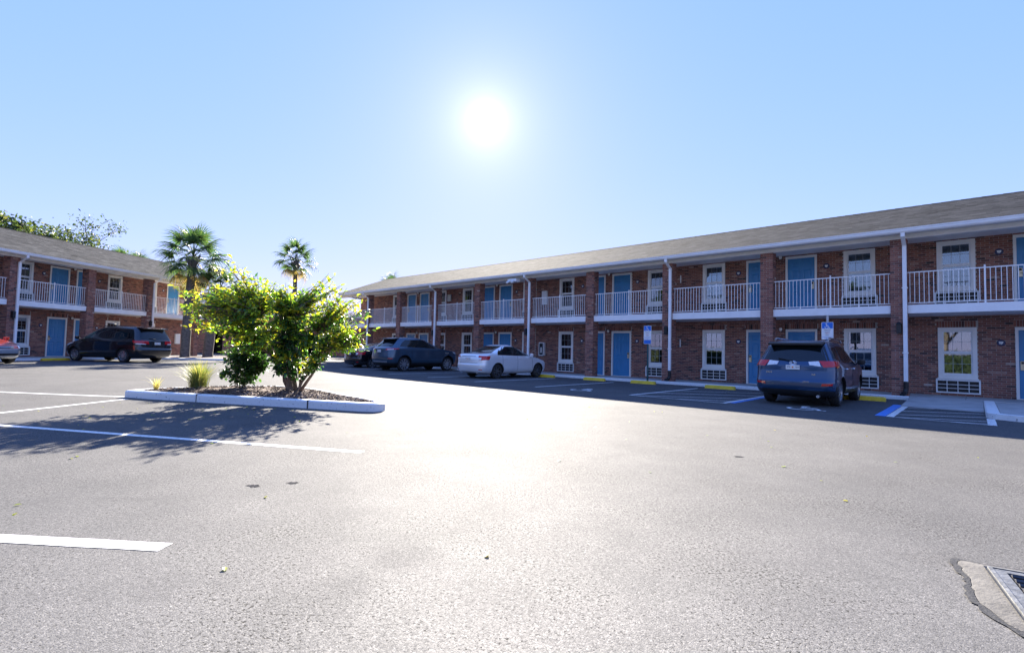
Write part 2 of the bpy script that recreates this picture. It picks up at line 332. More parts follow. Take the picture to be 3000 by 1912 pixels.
sline(7.35, 13.08, 4.7, 13.08, .06, LINEP, 'thin white line closing the near end of the wide hatched aisle', .0075)
sline(1.33, 13.25, 1.33, 16.75, .13, LINEP, 'white line on the left of the hatched aisle by the ramp')
sline(1.50, 13.25, 1.50, 16.85, .19, BLUEP, 'blue painted band beside the ramp aisle line', .0045)
sline(4.56, 13.3, 4.56, 16.2, .12, BLUEP, 'faded blue band partly under the blue SUV', .0045)
sline(-.24, 13.2, -.24, 14.7, .13, LINEP, 'short white line ending at the kerb corner by the ramp')
for i, (a, b, c, d) in enumerate([(1.28, 15.95, .75, 16.35), (1.28, 14.93, -.15, 15.9), (1.28, 13.9, -.2, 14.95), (1.28, 13.2, -.2, 14.0), (.5, 13.22, -.2, 13.45)]):
    sline(a, b, c, d, .055, LINEP, ['topmost', 'second', 'third', 'fourth', 'lowest and shortest'][i] + ' diagonal white stripe of the aisle by the ramp', .0055)
sline(1.33, 13.22, -.3, 13.22, .05, LINEP, 'thin white line closing the near end of the aisle by the ramp', .0075)
strip('painted_line', ((-14.5, 10.93), (-8.35, 10.98)), .11, LINEP, 'white stall line running left from the planter corner')
strip('painted_line', ((-8.33, 7.6), (-8.03, 10.6)), .10, LINEP, 'white stall line coming forward from the planter corner')
strip('painted_line', ((-9.0, 7.53), (-1.69, 5.86)), .11, LINEP, 'long white stall line crossed by the shrub shadow')
strip('painted_line', ((-6.3, 3.34), (-2.02, 3.04)), .12, LINEP, 'thick white line end nearest the camera')

# wheelchair symbols, drawn once as a flat shape
def symbol(mb, scale=1, z=0, th=.004):
    def ring(cx, cy, r0, r1, a0, a1, k=20):
        V = []; F = []
        for i in range(k + 1):
            a = R(a0 + (a1 - a0) * i / k)
            for r in (r0, r1): V.append((scale * (cx + r * math.cos(a)), scale * (cy + r * math.sin(a)), z))
            if i: F.append((2 * i - 2, 2 * i - 1, 2 * i + 1, 2 * i))
        mb.add(V, F)
    def bar(ax, ay, bx, by, w):
        t = Vector((bx - ax, by - ay)).normalized(); nx, ny = -t.y * w / 2, t.x * w / 2
        mb.add([(scale * x, scale * y, z) for x, y in ((ax + nx, ay + ny), (ax - nx, ay - ny), (bx - nx, by - ny), (bx + nx, by + ny))], [(0, 1, 2, 3)])
    ring(-.10, .86, 0, .10, 0, 360); bar(-.10, .74, -.06, .36, .11); bar(-.08, .56, .20, .56, .08); bar(-.06, .37, .24, .37, .10); bar(.22, .39, .36, .06, .10); bar(.34, .08, .46, .12, .09)
    ring(-.06, .24, .23, .31, 150, 352)
    return mb
for s_, t_, lab in ((2.95, 13.15, 'white wheelchair symbol painted behind the blue SUV'), (9.2, 13.1, 'white wheelchair symbol painted in the empty stall by the sign post')):
    p = st(s_, t_, .006); o = symbol(MB(), 1.0).build('wheelchair_symbol', LINEP, None, p, (0, 0, math.atan2(P1.y, P1.x) - math.pi / 2)); tag(o, lab, 'marking', kind='structure')

# walkway, kerbs and ramp of the right building (frame: x = along, y = depth)
ROT1 = math.atan2(-D1.y, -D1.x); ROT2 = math.atan2(D2.y, D2.x)
wk = MB()
x = -36.3
while x < 9:                                   # slabs with joints
    wk.chamfer(x + .004, min(x + 1.9, 9) - .004, 19.42, 21.35, -.05, .10, .006); x += 1.9
tag(wk.build('walkway', CONC, None, (0, 0, 0), (0, 0, ROT1)), 'concrete walkway along the right building', 'walkway', kind='structure')
kb = MB()
def kerb_run(x0, x1, y0, y1, h=.105):
    k = max(1, round((x1 - x0) / 3.05)); d = (x1 - x0) / k
    for i in range(k): kb.chamfer(x0 + i * d + .004, x0 + (i + 1) * d - .004, y0, y1, -.05, h, .02)
kerb_run(-36.3, -1.45, 19.2, 19.41)
tag(kb.build('kerb', KERBP, None, None, (0, 0, ROT1)), 'white painted kerb along the right building walkway', 'kerb', kind='structure')
kb = MB()
for i in range(4): kb.chamfer(.17, .40, 15.0 + i * 1.1 + .003, 15.0 + (i + 1) * 1.1 - .003, -.05, .115, .025)
arc = [(.17 + .0, 15.0), (.20, 14.84), (.32, 14.68), (.60, 14.56), (1.1, 14.50), (9, 14.5)]; inn = [(.40, 15.0), (.42, 14.93), (.5, 14.86), (.68, 14.78), (1.12, 14.73), (9, 14.73)]
for i in range(len(arc) - 1):
    a, b, c, d = arc[i], arc[i + 1], inn[i + 1], inn[i]
    kb.add([(*a, -.05), (*b, -.05), (*c, -.05), (*d, -.05), (*a, .115), (*b, .115), (*c, .115), (*d, .115)], [(4, 5, 6, 7), (0, 1, 5, 4), (2, 3, 7, 6)])
tag(kb.build('kerb', KERBP, None, None, (0, 0, ROT1)), 'white painted kerb turning the corner right of the ramp', 'kerb', kind='structure')
rp = MB(); rp.add([(-1.42, 16.45, .012), (.16, 16.45, .012), (.16, 19.2, .10), (-1.42, 19.2, .10), (-1.42, 16.45, -.05), (.16, 16.45, -.05), (.16, 19.2, -.05), (-1.42, 19.2, -.05), (-1.42, 19.415, .10), (.16, 19.415, .10)],
    [(0, 1, 2, 3), (0, 4, 5, 1), (1, 5, 6, 2), (0, 3, 7, 4), (3, 2, 9, 8)])
tag(rp.build('ramp', CONC, None, None, (0, 0, ROT1)), 'short concrete ramp up to the walkway beside the hatched aisle', 'ramp', kind='structure')
pl = MB()
pl.add([(.41, 14.9, .085), (9, 14.74, .085), (9, 19.41, .085), (.41, 19.41, .085)], [(0, 1, 2, 3)])
tag(pl.build('landing', CONC, None, None, (0, 0, ROT1)), 'concrete landing right of the ramp inside the kerb', 'landing', kind='structure')
# left building walkway + kerb
wk = MB(); x = 8
while x < 33: wk.chamfer(x + .004, x + 1.896, -29.15 * -1 - 2.75, 29.15, .1, .30, .006); x += 1.9
lw = wk.build('walkway', CONC, None, None, (0, 0, ROT2)); tag(lw, 'concrete walkway along the left building', 'walkway', kind='structure')
kb = MB(); kerb_run(8, 33, 26.18, 26.395, .305)
tag(kb.build('kerb', KERBP, None, None, (0, 0, ROT2)), 'white painted kerb along the left building walkway', 'kerb', kind='structure')

# ------------------------------------------------------------------ motel buildings
ZU = 2.79                                      # upper floor above the walkway
BRK = [bpy.data.meshes.new('x') for _ in range(0)]
brick_meshes = {}
def brick_mesh(w, d, h, i):
    k = (round(w, 3), round(d, 3), round(h, 3), i)
    if k not in brick_meshes:
        c = .004; brick_meshes[k] = MB().add([(0, 0, 0), (w, 0, 0), (w, 0, h), (0, 0, h), (0, d, 0), (w, d, 0), (w, d, h), (0, d, h)],
            [(0, 1, 2, 3), (1, 5, 6, 2), (4, 0, 3, 7), (3, 2, 6, 7), (0, 4, 5, 1)], tone=[.08, .22, .3, .4, .48, .55, .62, .7, .8, .93][i]).mesh('brick', BRICK)
    return brick_meshes[k]
def brick_tone(sd=.19): return float(np.clip(rng.normal(.46, sd), 0, 1))
BH, BL, JT = .0577, .193, .010

def lay(x0, x1, z, y, off, A, T, h=BH, depth=.02):
    """one course of stretchers between x0 and x1, in running bond"""
    step = BL + JT; k = math.floor((x0 - off) / step)
    while True:
        a = off + k * step; b = a + BL; k += 1
        if a >= x1: break
        a, b = max(a, x0), min(b, x1)
        if b - a < .035: continue
        A.append((a, b, y - rng.uniform(.0, .003), y + depth, z, z + h)); T.append(brick_tone())

MUNTIN = mat('grey_muntin', (.34, .38, .40), .4, var=.05)
def window_meshes():
    W = {}
    m = MB()                                   # casing: outer .93 x 1.6
    for x0, x1, z0, z1 in ((-.465, -.36, 0, 1.6), (.36, .465, 0, 1.6), (-.36, .36, 1.5, 1.6), (-.36, .36, 0, .10)): m.box(x0, x1, -.035, .10, z0, z1)
    m.box(-.49, .49, -.06, .06, -.04, .0)
    W['window'] = m.mesh('window', TRIM)
    for nm, z0, z1, yy in (('upper', .80, 1.5, .025), ('lower', .10, .80, .045)):
        m = MB()
        for a, b, c, d in ((-.36, -.32, z0, z1), (.32, .36, z0, z1), (-.32, .32, z1 - .045, z1), (-.32, .32, z0, z0 + .05)): m.box(a, b, yy - .015, yy + .02, c, d)
        W['sash_' + nm] = m.mesh('sash', VINYL)
        m = MB(); m.box(-.32, .32, yy + .006, yy + .012, z0 + .05, z1 - .045); W['pane_' + nm] = m.mesh('pane', GLASS)
        m = MB()
        for xx in (-.107, .107): m.box(xx - .006, xx + .006, yy - .004, yy + .004, z0 + .05, z1 - .045)
        zz = (z0 + z1) / 2; m.box(-.32, .32, yy - .006, yy + .002, zz - .006, zz + .006); W['muntin_' + nm] = m.mesh('muntin', MUNTIN)
    for nm, x0, x1, mt in (('a', -.36, .36, CURTAIN), ('b', -.36, -.06, CURTAIN), ('c', .10, .36, CURTAIN), ('d', -.36, .36, SHEER)):
        m = MB(); k = max(6, int((x1 - x0) / .022)); V = []
        for i in range(k + 1):
            x = x0 + (x1 - x0) * i / k; y = .13 + .018 * math.sin(i * 1.25) + .006 * math.sin(i * .5)
            V += [(x, y, .06), (x, y, 1.54)]
        m.add(V, [(2 * i, 2 * i + 2, 2 * i + 3, 2 * i + 1) for i in range(k)]); W['curtain_' + nm] = m.mesh('curtain', mt, 60)
    m = MB()                                   # wall grille of the air conditioner, 1.06 x .43
    for a, b, c, d in ((-.53, -.49, 0, .43), (.49, .53, 0, .43), (-.49, .49, .39, .43), (-.49, .49, 0, .04)): m.box(a, b, -.05, .06, c, d)
    W['grille'] = m.mesh('vent_grille', VINYL)
    m = MB(); m.box(-.49, .49, .03, .05, .04, .39); W['grille_back'] = m.mesh('backing', BLACK)
    m = MB(); m.box(-.009, .009, -.03, -.012, .04, .39); W['bar_v'] = m.mesh('grille_bar', VINYL)
    m = MB(); m.box(-.49, .49, -.027, -.009, -.009, .0075); W['bar_h'] = m.mesh('grille_bar', VINYL)
    m = MB()                                   # door frame outer 1.05 x 2.15
    for a, b, c, d in ((-.525, -.455, 0, 2.15), (.455, .525, 0, 2.15), (-.455, .455, 2.06, 2.15)): m.box(a, b, -.03, .10, c, d)
    m.box(-.455, .455, .0, .1, 0, .02)
    W['frame'] = m.mesh('door_frame', TRIM)
    m = MB(); y0 = .03
    zs = [.02, .22, .80, .98, 1.62, 1.74, 1.94, 2.06]; xs_ = [-.455, -.33, -.06, .06, .33, .455]
    for i in range(len(zs) - 1):
        for j in range(5):
            pan = i in (1, 3, 5) and j in (1, 3)
            if not pan: m.add([(xs_[j], y0, zs[i]), (xs_[j + 1], y0, zs[i]), (xs_[j + 1], y0, zs[i + 1]), (xs_[j], y0, zs[i + 1])], [(0, 1, 2, 3)])
            else:
                a, b, c, d = xs_[j], xs_[j + 1], zs[i], zs[i + 1]; e = .03; f = .07
                o = [(a, y0, c), (b, y0, c), (b, y0, d), (a, y0, d)]; p = [(a + e, y0 + .014, c + e), (b - e, y0 + .014, c + e), (b - e, y0 + .014, d - e), (a + e, y0 + .014, d - e)]
                q = [(a + f, y0 + .004, c + f), (b - f, y0 + .004, c + f), (b - f, y0 + .004, d - f), (a + f, y0 + .004, d - f)]
                m.add(o + p + q, [(k, (k + 1) % 4, 4 + (k + 1) % 4, 4 + k) for k in range(4)] + [(4 + k, 4 + (k + 1) % 4, 8 + (k + 1) % 4, 8 + k) for k in range(4)] + [(8, 9, 10, 11)])
    m.box(-.455, .455, y0 + .03, .07, .02, 2.06)
    W['door'] = m.mesh('door', DOORBLUE)
    m = MB(); m.chamfer(-.045, .045, -.02, .03, -.15, .12, .01); m.box(-.03, .03, -.026, -.018, .03, .10, mi=1); m.tube([(0, -.02, -.03), (0, -.07, -.03), (.10, -.075, -.03)], .011)
    W['lock'] = m.mesh('lock', [LOCKM, BLACK])
    m = MB(); m.lathe([(0, -.03), (.055, -.028), (.06, 0), (.045, .02)], 14, 'y'); W['lamp'] = m.mesh('wall_lamp', BLACK)
    m = MB(); m.lathe([(0.0, -.06), (.03, -.055), (.055, -.02), (.06, .02), (.045, .07), (0, .085)], 14, 'z', c=(0, -.07, 0)); W['globe'] = m.mesh('globe', LAMPG, 40)
    m = MB(); m.lathe([(0, -.012), (.085, -.012), (.10, 0)], 20, 'y'); W['plaque'] = m.mesh('number_plaque', INK)
    m = MB(); m.box(-.05, .05, -.018, -.0125, .01, .035); m.box(-.012, .012, -.018, -.0125, -.05, .01); m.box(-.04, -.018, -.018, -.0125, -.03, .01); m.box(.018, .04, -.018, -.0125, -.03, .01); W['mark'] = m.mesh('mark', SIGNWHITE)
    m = MB(); m.box(-.06, .06, -.14, 0, -.14, .14); m.add([(-.075, -.16, .14), (.075, -.16, .14), (.075, 0, .14), (-.075, 0, .14), (-.03, -.09, .21), (.03, -.09, .21), (.03, -.03, .21), (-.03, -.03, .21)], [(0, 1, 5, 4), (1, 2, 6, 5), (2, 3, 7, 6), (3, 0, 4, 7), (4, 5, 6, 7), (3, 2, 1, 0)]); W['lantern'] = m.mesh('wall_lantern', BLACK)
    return W
WM = window_meshes()

def motel(name, label, origin, rot, X0, X1, cols, mids, ds_cols, skew, vis, brick_cols=(), skip=()):
    root = empty(name, origin, rot); tag(root, label, 'building')
    PW, PY0, PY1 = .21, -1.70, -1.28           # pillar half width, front and back
    TOP = 4.97
    wins = [m_ + q for m_ in mids for q in (-2.55, 2.55)]; doors = [m_ + q for m_ in mids for q in (-.72, .72)]
    wins = [w for w in wins if X0 + .6 < w < X1 - .6]; doors = [d for d in doors if X0 + .6 < d < X1 - .6]
    op = []                                    # openings x0 x1 z0 z1
    for fl, zb in ((0, 0), (1, ZU)):
        for w in wins: op.append((w - .465, w + .465, zb + .56, zb + 2.16)); op.append((w - .53, w + .53, zb + .08, zb + .51))
        for d in [q for q in doors if (fl, round(q, 1)) not in skip]: op.append((d - .525, d + .525, zb, zb + 2.15))
    # mortar core of the facade with real holes
    bx = sorted({X0, X1, *[o[0] for o in op], *[o[1] for o in op]}); bz = sorted({0, TOP + .15, *[o[2] for o in op], *[o[3] for o in op]})
    w = MB()
    for i in range(len(bx) - 1):
        cx = (bx[i] + bx[i + 1]) / 2; z0 = None
        for j in range(len(bz) - 1):
            cz = (bz[j] + bz[j + 1]) / 2; hole = any(o[0] < cx < o[1] and o[2] < cz < o[3] for o in op)
            if not hole and z0 is None: z0 = bz[j]
            if (hole or j == len(bz) - 2) and z0 is not None:
                z1 = bz[j] if hole else bz[j + 1]; w.box(bx[i], bx[i + 1], .008, .18, z0, z1); z0 = None
    # side and back walls
    bk0, bk1 = (X0 - skew[0]), (X1 + skew[1])
    w.add([(X0, .18, 0), (bk0 , 10, 0), (bk0, 10, TOP + .15), (X0, .18, TOP + .15)], [(0, 1, 2, 3)]); w.add([(X1, .18, 0), (bk1, 10, 0), (bk1, 10, TOP + .15), (X1, .18, TOP + .15)], [(3, 2, 1, 0)])
    w.add([(bk0, 10, 0), (bk1, 10, 0), (bk1, 10, TOP + .15), (bk0, 10, TOP + .15)], [(0, 1, 2, 3)])
    wall = w.build('wall', MORTAR, root)
    dk = MB(); dk.box(X0 + .05, X1 - .05, .5, .55, .01, TOP); dk.build('room_backing', DARKIN, wall)
    # bricks of the facade
    A = []; T = []; c = 0; z = .005; low = [o for o in op if o[2] < ZU and (o[3] > 2.1)]
    sold = [(o[0] - .03, o[1] + .03, 2.17, 2.375) for o in low]
    while z < TOP + .1:
        mid = z + BH / 2
        cuts = sorted((o[0] - .003, o[1] + .003) for o in op + sold if o[2] < mid < o[3]); xa = X0
        iv = []
        for a, b in cuts:
            if a > xa: iv.append((xa, a))
            xa = max(xa, b)
        if xa < X1: iv.append((xa, X1))
        for a, b in iv: lay(a, b, z, 0, (c % 2) * (BL + JT) / 2, A, T)
        z += BH + JT; c += 1
    for a, b, z0, z1 in sold:
        x = a
        while x + BH < b + .01: A.append((x, x + BH, -rng.uniform(0, .003), .02, z0, z1 - .01)); T.append(brick_tone()); x += BH + JT
    o = link('brick_courses', boxes_mesh('brick_courses', A, T, BRICK), wall); o['kind'] = 'stuff'
    # pillars
    for ci, cx in enumerate(cols):
        p = MB(); p.box(cx - PW + .008, cx + PW - .008, PY0 + .008, PY1 - .008, 0, 4.86); po = p.build('pillar', MORTAR, root)
        A = []; T = []; z = .003; c = 0
        while z < 4.82:
            if c % 2: segs = [(cx - PW, cx - .005), (cx + .005, cx + PW)]
            else: segs = [(cx - PW, cx - .111), (cx - .101, cx + .101), (cx + .111, cx + PW)]
            for a, b in segs:
                if ci in brick_cols:
                    link('brick', brick_mesh(b - a, .018, BH, min(9, int(brick_tone() * 10))), po, (a, PY0 - rng.uniform(0, .003), z))
                else: A.append((a, b, PY0 - rng.uniform(0, .003), PY0 + .02, z, z + BH)); T.append(brick_tone())
            for sgn in (-1, 1):                 # side faces
                x0, x1 = (cx - PW, cx - PW + .02) if sgn < 0 else (cx + PW - .02, cx + PW)
                for a, b in ([(PY0 + .021, PY0 + .21), (PY0 + .22, PY1)] if c % 2 == 0 else [(PY0 + .021, PY0 + .10), (PY0 + .11, PY0 + .31), (PY0 + .32, PY1)]):
                    A.append((x0, x1, a, b, z, z + BH)); T.append(brick_tone())
            z += BH + JT; c += 1
        b_ = link('brick_courses', boxes_mesh('brick_courses', A, T, BRICK), po); b_['kind'] = 'stuff'
    # balcony slab, railings
    m = MB(); m.chamfer(X0, X1, -1.62, .0, 2.53, 2.785, .012); m.box(X0, X1, -1.645, -1.621, 2.535, 2.79); m.build('balcony_slab', WHITE, root)
    bal = MB(); bal.box(-.008, .008, -.008, .008, 0, .97); bal = bal.mesh('baluster', WHITE)
    post = MB(); post.box(-.02, .02, -.02, .02, 0, 1.10); post.box(-.04, .04, -.04, .04, 0, .012); post = post.mesh('post', WHITE)
    ends = [X0] + list(cols) + [X1]
    for i in range(len(ends) - 1):
        a = ends[i] + (PW if i else 0); b = ends[i + 1] - (PW if i < len(ends) - 2 else 0)
        if b - a < .5: continue
        m = MB(); m.box(a, b, -1.565, -1.53, 3.79, 3.82); m.box(a, b, -1.56, -1.535, 2.84, 2.865); ra = m.build('railing', WHITE, root)
        k = round((b - a) / .112); xs_ = [a + (b - a) * (q + .5) / k for q in range(k)]; mid = k // 2; seen = vis[0] < (a + b) / 2 < vis[1]
        jm = MB()
        for q, x in enumerate(xs_):
            if q == mid: link('post', post, ra, (x, -1.548, 2.788)); continue
            if seen: link('baluster', bal, ra, (x, -1.548, 2.85))
            else: jm.box(x - .008, x + .008, -1.556, -1.54, 2.85, 3.82)
        if not seen: jm.build('baluster_row', WHITE, ra)['kind'] = 'stuff'
        for q in (k // 4, 3 * k // 4): l_ = MB(); l_.box(xs_[q] - .012, xs_[q] + .012, -1.56, -1.536, 2.79, 2.84); l_.build('foot', WHITE, ra)
    # beam under the eave, soffit, gutter
    m = MB(); m.box(X0, X1, -1.72, -1.50, 4.85, 4.985); m.build('eave_beam', TRIM, root)
    m = MB(); m.box(X0, X1, -2.12, .0, 4.99, 5.01); m.build('soffit', TRIM, root)
    m = MB(); pf = [(-2.13, 4.94), (-2.20, 4.945), (-2.235, 4.99), (-2.235, 5.03), (-2.25, 5.05), (-2.25, 5.08), (-2.235, 5.08), (-2.13, 5.075)]
    n = len(pf); V = [(X0 - .03, y, z) for y, z in pf] + [(X1 + .03, y, z) for y, z in pf]
    m.add(V, [(i, (i + 1) % n, n + (i + 1) % n, n + i) for i in range(n)] + [tuple(range(n)), tuple(range(2 * n - 1, n - 1, -1))]); m.build('gutter', WHITE, root)
    # roof: deck, shingles, ridge cap
    ye, yr, ze, zr = -2.16, 3.95, 5.085, 7.17; sl = math.hypot(yr - ye, zr - ze); ca, sa = (yr - ye) / sl, (zr - ze) / sl
    rf = MB(); r0, r1, k0, k1 = X0 - .05, X1 + .05, X0 - .05 - skew[0], X1 + .05 + skew[1]; b0, b1 = X0 - .05 - 2 * skew[0], X1 + .05 + 2 * skew[1]; yb = 2 * yr - ye
    rf.add([(r0, ye, ze), (r1, ye, ze), (k1, yr, zr), (k0, yr, zr), (b0, yb, ze), (b1, yb, ze), (r0, ye, ze - .06), (r1, ye, ze - .06), (b0, yb, ze - .06), (b1, yb, ze - .06)],
           [(0, 1, 2, 3), (3, 2, 5, 4), (6, 7, 1, 0), (0, 3, 4, 8, 6), (1, 7, 9, 5, 2), (6, 8, 9, 7)])
    roof = rf.build('roof', SHINGLE, root)
    A = []; T = []; v = -.02; c = 0
    while v < sl - .04:
        f = max(v, 0) / sl; xa = r0 - skew[0] * f; xb = r1 + skew[1] * f; x = xa - rng.uniform(0, .3)
        while x < xb:
            wd = .30 + rng.uniform(-.09, .09); a, b = max(x, xa), min(x + wd - .003, xb)
            if b - a > .03: A.append((a, b, v, v + .16, .002, .0065)); T.append(float(np.clip(rng.normal(.5, .17), 0, 1)))
            x += wd
        v += .142; c += 1
    def tf(Vv):
        x, v_, w_ = Vv[:, 0], Vv[:, 1], Vv[:, 2]; f_ = np.where(np.tile(np.array([0, 0, 1, 1, 0, 0, 1, 1], bool), len(Vv) // 8), .35, 1.0); w_ = w_ * f_
        return np.stack([x, ye + v_ * ca - w_ * sa, ze + v_ * sa + w_ * ca], 1)
    o = link('shingle_courses', boxes_mesh('shingle_courses', A, T, SHINGLE, tf), roof); o['kind'] = 'stuff'
    m = MB(); x = k0
    while x < k1:
        b = min(x + .3, k1); m.add([(x, yr - .15, zr - .035), (b, yr - .15, zr - .042), (b, yr, zr + .022), (x, yr, zr + .03), (x, yr + .15, zr - .035), (b, yr + .15, zr - .042)], [(0, 1, 2, 3), (3, 2, 5, 4), (0, 3, 4)], float(rng.uniform(0, .3))); x += .285
    m.build('ridge_cap', SHINGLE, roof)
    # downspouts
    for cx in ds_cols:
        x = cx + .155; m = MB()
        def seg(a, b, w=.052, d=.036):
            a, b = Vector(a), Vector(b); m.add([(a.x - w, a.y - d, a.z), (a.x + w, a.y - d, a.z), (a.x + w, a.y + d, a.z), (a.x - w, a.y + d, a.z), (b.x - w, b.y - d, b.z), (b.x + w, b.y - d, b.z), (b.x + w, b.y + d, b.z), (b.x - w, b.y + d, b.z)],
                [(0, 1, 5, 4), (1, 2, 6, 5), (2, 3, 7, 6), (3, 0, 4, 7), (0, 3, 2, 1), (4, 5, 6, 7)])
        seg((x, -1.755, .42), (x, -1.755, 4.62)); seg((x, -1.755, 4.62), (x, -2.17, 4.83)); seg((x, -2.17, 4.83), (x, -2.17, 4.95))
        for zz in (1.3, 3.3): m.box(x - .075, x + .075, -1.80, -1.71, zz, zz + .03)
        d_ = m.build('downspout', WHITE, root)
        m = MB(); m.tube([(x, -1.755, .44), (x, -1.755, .20), (x - .03, -1.80, .10), (x - .08, -1.95, .03)], [.062, .062, .066, .07], 10); m.build('boot', BLACK, d_)
        link('wall_lantern', WM['lantern'], root, (cx + .0, PY0 - .004, 2.05))
    # windows, doors, fittings
    for zb in (0, ZU):
        for x in wins:
            w_ = link('window', WM['window'], root, (x, 0, zb + .56))
            for q in ('upper', 'lower'):
                link('sash', WM['sash_' + q], w_); link('pane', WM['pane_' + q], w_); link('muntin', WM['muntin_' + q], w_)
            for q in random.choice((('a',), ('b', 'c'), ('b',), ('c',), ('a',), ('d',), ())): link('curtain', WM['curtain_' + q], w_)
            gr = link('vent_grille', WM['grille'], root, (x, 0, zb + .08)); link('backing', WM['grille_back'], gr)
            for q in (-.26, .0, .26): link('grille_bar', WM['bar_v'], gr, (q, 0, 0))
            for q in (.155, .275): link('grille_bar', WM['bar_h'], gr, (0, 0, q))
        for m_ in mids:
            for sgn in (-1, 1):
                x = m_ + sgn * .72
                if not X0 + .6 < x < X1 - .6 or (int(zb > 0), round(x, 1)) in skip: continue
                d_ = link('door', WM['door'], root, (x, 0, zb)); link('door_frame', WM['frame'], d_)
                link('lock', WM['lock'], d_, (sgn * .38, .0, 1.02))
                p_ = link('number_plaque', WM['plaque'], root, (m_ + sgn * 1.55, -.006, zb + 1.68)); link('mark', WM['mark'], p_)
            if X0 < m_ < X1:
                l_ = link('wall_lamp', WM['lamp'], root, (m_ + .03, -.006, zb + 2.14)); link('globe', WM['globe'], l_)
    return root

right = motel('motel_building', 'long two-storey brick motel with blue doors filling the right side', P1 * 21.3 + Vector((0, 0, .10)), ROT1, -36.0, 8.0,
    [-(1.7 + 3.815 * k) for k in range(8, -3, -1)], [-(5.5 + 7.66 * k) for k in range(3, -2, -1)], [-(1.7 + 3.815 * k) for k in (8, 6, 4, 2, 0)], (2.7, 0), (-32, 1.5), (7, 8))
left = motel('motel_building', 'two-storey brick motel wing with blue doors behind the black minivan', -P2 * 29.1 + Vector((0, 0, .30)), ROT2, 8.0, 32.3,
    [20.1 + 3.82 * j for j in range(-3, 4)], [24.28 + 7.67 * j for j in (-2, -1, 0, 1)], [20.1 - 7.64, 20.1, 27.74], (0, 2.7), (17, 40), skip={(0, 31.2)})
# small fittings on the right facade
def fit(mb, name, mats, x, y, z): return mb.build(name, mats, right, (x, y, z))
for zz in (1.6, 4.42):
    m = MB(); m.box(-.02, .02, -.03, 0, -.17, .17); fit(m, 'conduit_strip', VINYL, -9.5, -.004, zz)
m = MB(); m.chamfer(-.17, .17, -.12, 0, -.37, .37, .01); m.box(-.14, .14, -.128, -.12, .02, .33); fit(m, 'electrical_box', VINYL, -17.14, -.004, 4.0)
m = MB(); m.box(-.17, .17, -.16, 0, -.36, .36); m.box(-.12, .12, -.168, -.161, -.31, .31, mi=1); m.box(-.03, .05, -.175, -.169, -.2, .1, mi=2); fit(m, 'extinguisher_cabinet', [VINYL, BLACK, SIGNWHITE], -17.25, -.004, 1.22)
m = MB(); m.box(-.30, .30, -.20, .12, -.05, .10); m.tube([(-.12, -.2, .0), (-.16, -.42, -.12)], .05, 10); m.tube([(.14, -.2, .0), (.18, -.40, -.12)], .05, 10); fit(m, 'floodlight', VINYL, -17.65, -2.0, 4.72)
m = MB(); m.box(-.17, .17, -.10, 0, -.22, .22); fit(m, 'electrical_box', STEEL, -25.1, -.004, 4.42)
# box on the left wing
m = MB(); m.chamfer(-.2, .2, -.10, 0, -.35, .35, .01)
for k in range(6): m.box(-.15, .15, -.108, -.10, -.29 + k * .1, -.23 + k * .1)
m.build('electrical_box', VINYL, left, (31.75, -.004, 1.18))
# ------------------------------------------------------------------ planter island
def closed_curve(pts, n=14):
    P = [Vector((*p, 0)) for p in pts]; out = []; k = len(P)
    for i in range(k):
        a, b, c, d = P[i - 1], P[i], P[(i + 1) % k], P[(i + 2) % k]
        for j in range(n):
            t = j / n; out.append(.5 * ((2 * b) + (c - a) * t + (2 * a - 5 * b + 4 * c - d) * t * t + (3 * b - a - 3 * c + d) * t ** 3))
    return out
isl = [(-8.32, 10.98), (-8.05, 10.82), (-7.2, 10.6), (-5.4, 10.16), (-3.6, 9.72), (-2.75, 9.5), (-2.47, 9.56), (-2.43, 9.85), (-2.75, 10.3), (-3.6, 11.2), (-4.8, 12.5), (-5.9, 13.1), (-7.2, 12.7), (-8.1, 11.7)]
loop = closed_curve(isl, 8); kN = len(loop)
def inset(d): 
    o = []
    for i in range(kN):
        t = (loop[(i + 1) % kN] - loop[i - 1]).normalized(); nrm = Vector((-t.y, t.x, 0)); o.append(loop[i] + nrm * d)
    return o
SOILJ = mat('dirty_joint', (.05, .047, .042), .95, var=.3, scale=30)
island = empty('planter_island', (-5.3, 11.2, 0)); tag(island, 'kerbed planter island with bark mulch in the middle of the lot', 'planter')
org = Vector((5.3, -11.2, 0))
m = MB(); prof = [(0, -.04), (.0, .135), (.025, .155), (.15, .16), (.165, .145), (.17, .05)]
rings = [inset(d) for d, z in prof]
V = [(p.x + org.x, p.y + org.y, z + zg(p.x, p.y) * .3) for r_, (d, z) in zip(rings, prof) for p in r_]
m.add(V, [(a * kN + i, a * kN + (i + 1) % kN, (a + 1) * kN + (i + 1) % kN, (a + 1) * kN + i) for a in range(len(prof) - 1) for i in range(kN)])
m.build('kerb', KERBP, island, sm=40)
for t_ in (.30, .78):
    a_ = Vector((-8.05 + 5.3 * t_, 10.82 - 1.32 * t_, 0)) + org; j_ = MB(); j_.box(-.006, .006, -.012, .172, -.02, .1625); j_.build('joint', SOILJ, island, (a_.x, a_.y - .002, 0), (0, 0, math.atan2(-1.32, 5.3)))
SOIL = mat('bark_mulch', (.10, .06, .045), .95, var=.5, scale=30, bump=1, bscale=60)
MULCH = tone_mat('bark_chip', [(0, (.035, .022, .018)), (.5, (.12, .07, .05)), (.85, (.22, .14, .10)), (1, (.34, .26, .20))], .9, 30, .3, .3)
inner = inset(.165); cen = sum(inner, Vector()) / kN
def mound(p):                                  # height of the mulch
    d = min((p - q).length for q in inner[::3]); return .13 + min(d, .9) * .09 + .012 * math.sin(p.x * 7) * math.cos(p.y * 6)
m = MB(); rad = [0, .2, .4, .6, .8, .92, 1.0]; V = []
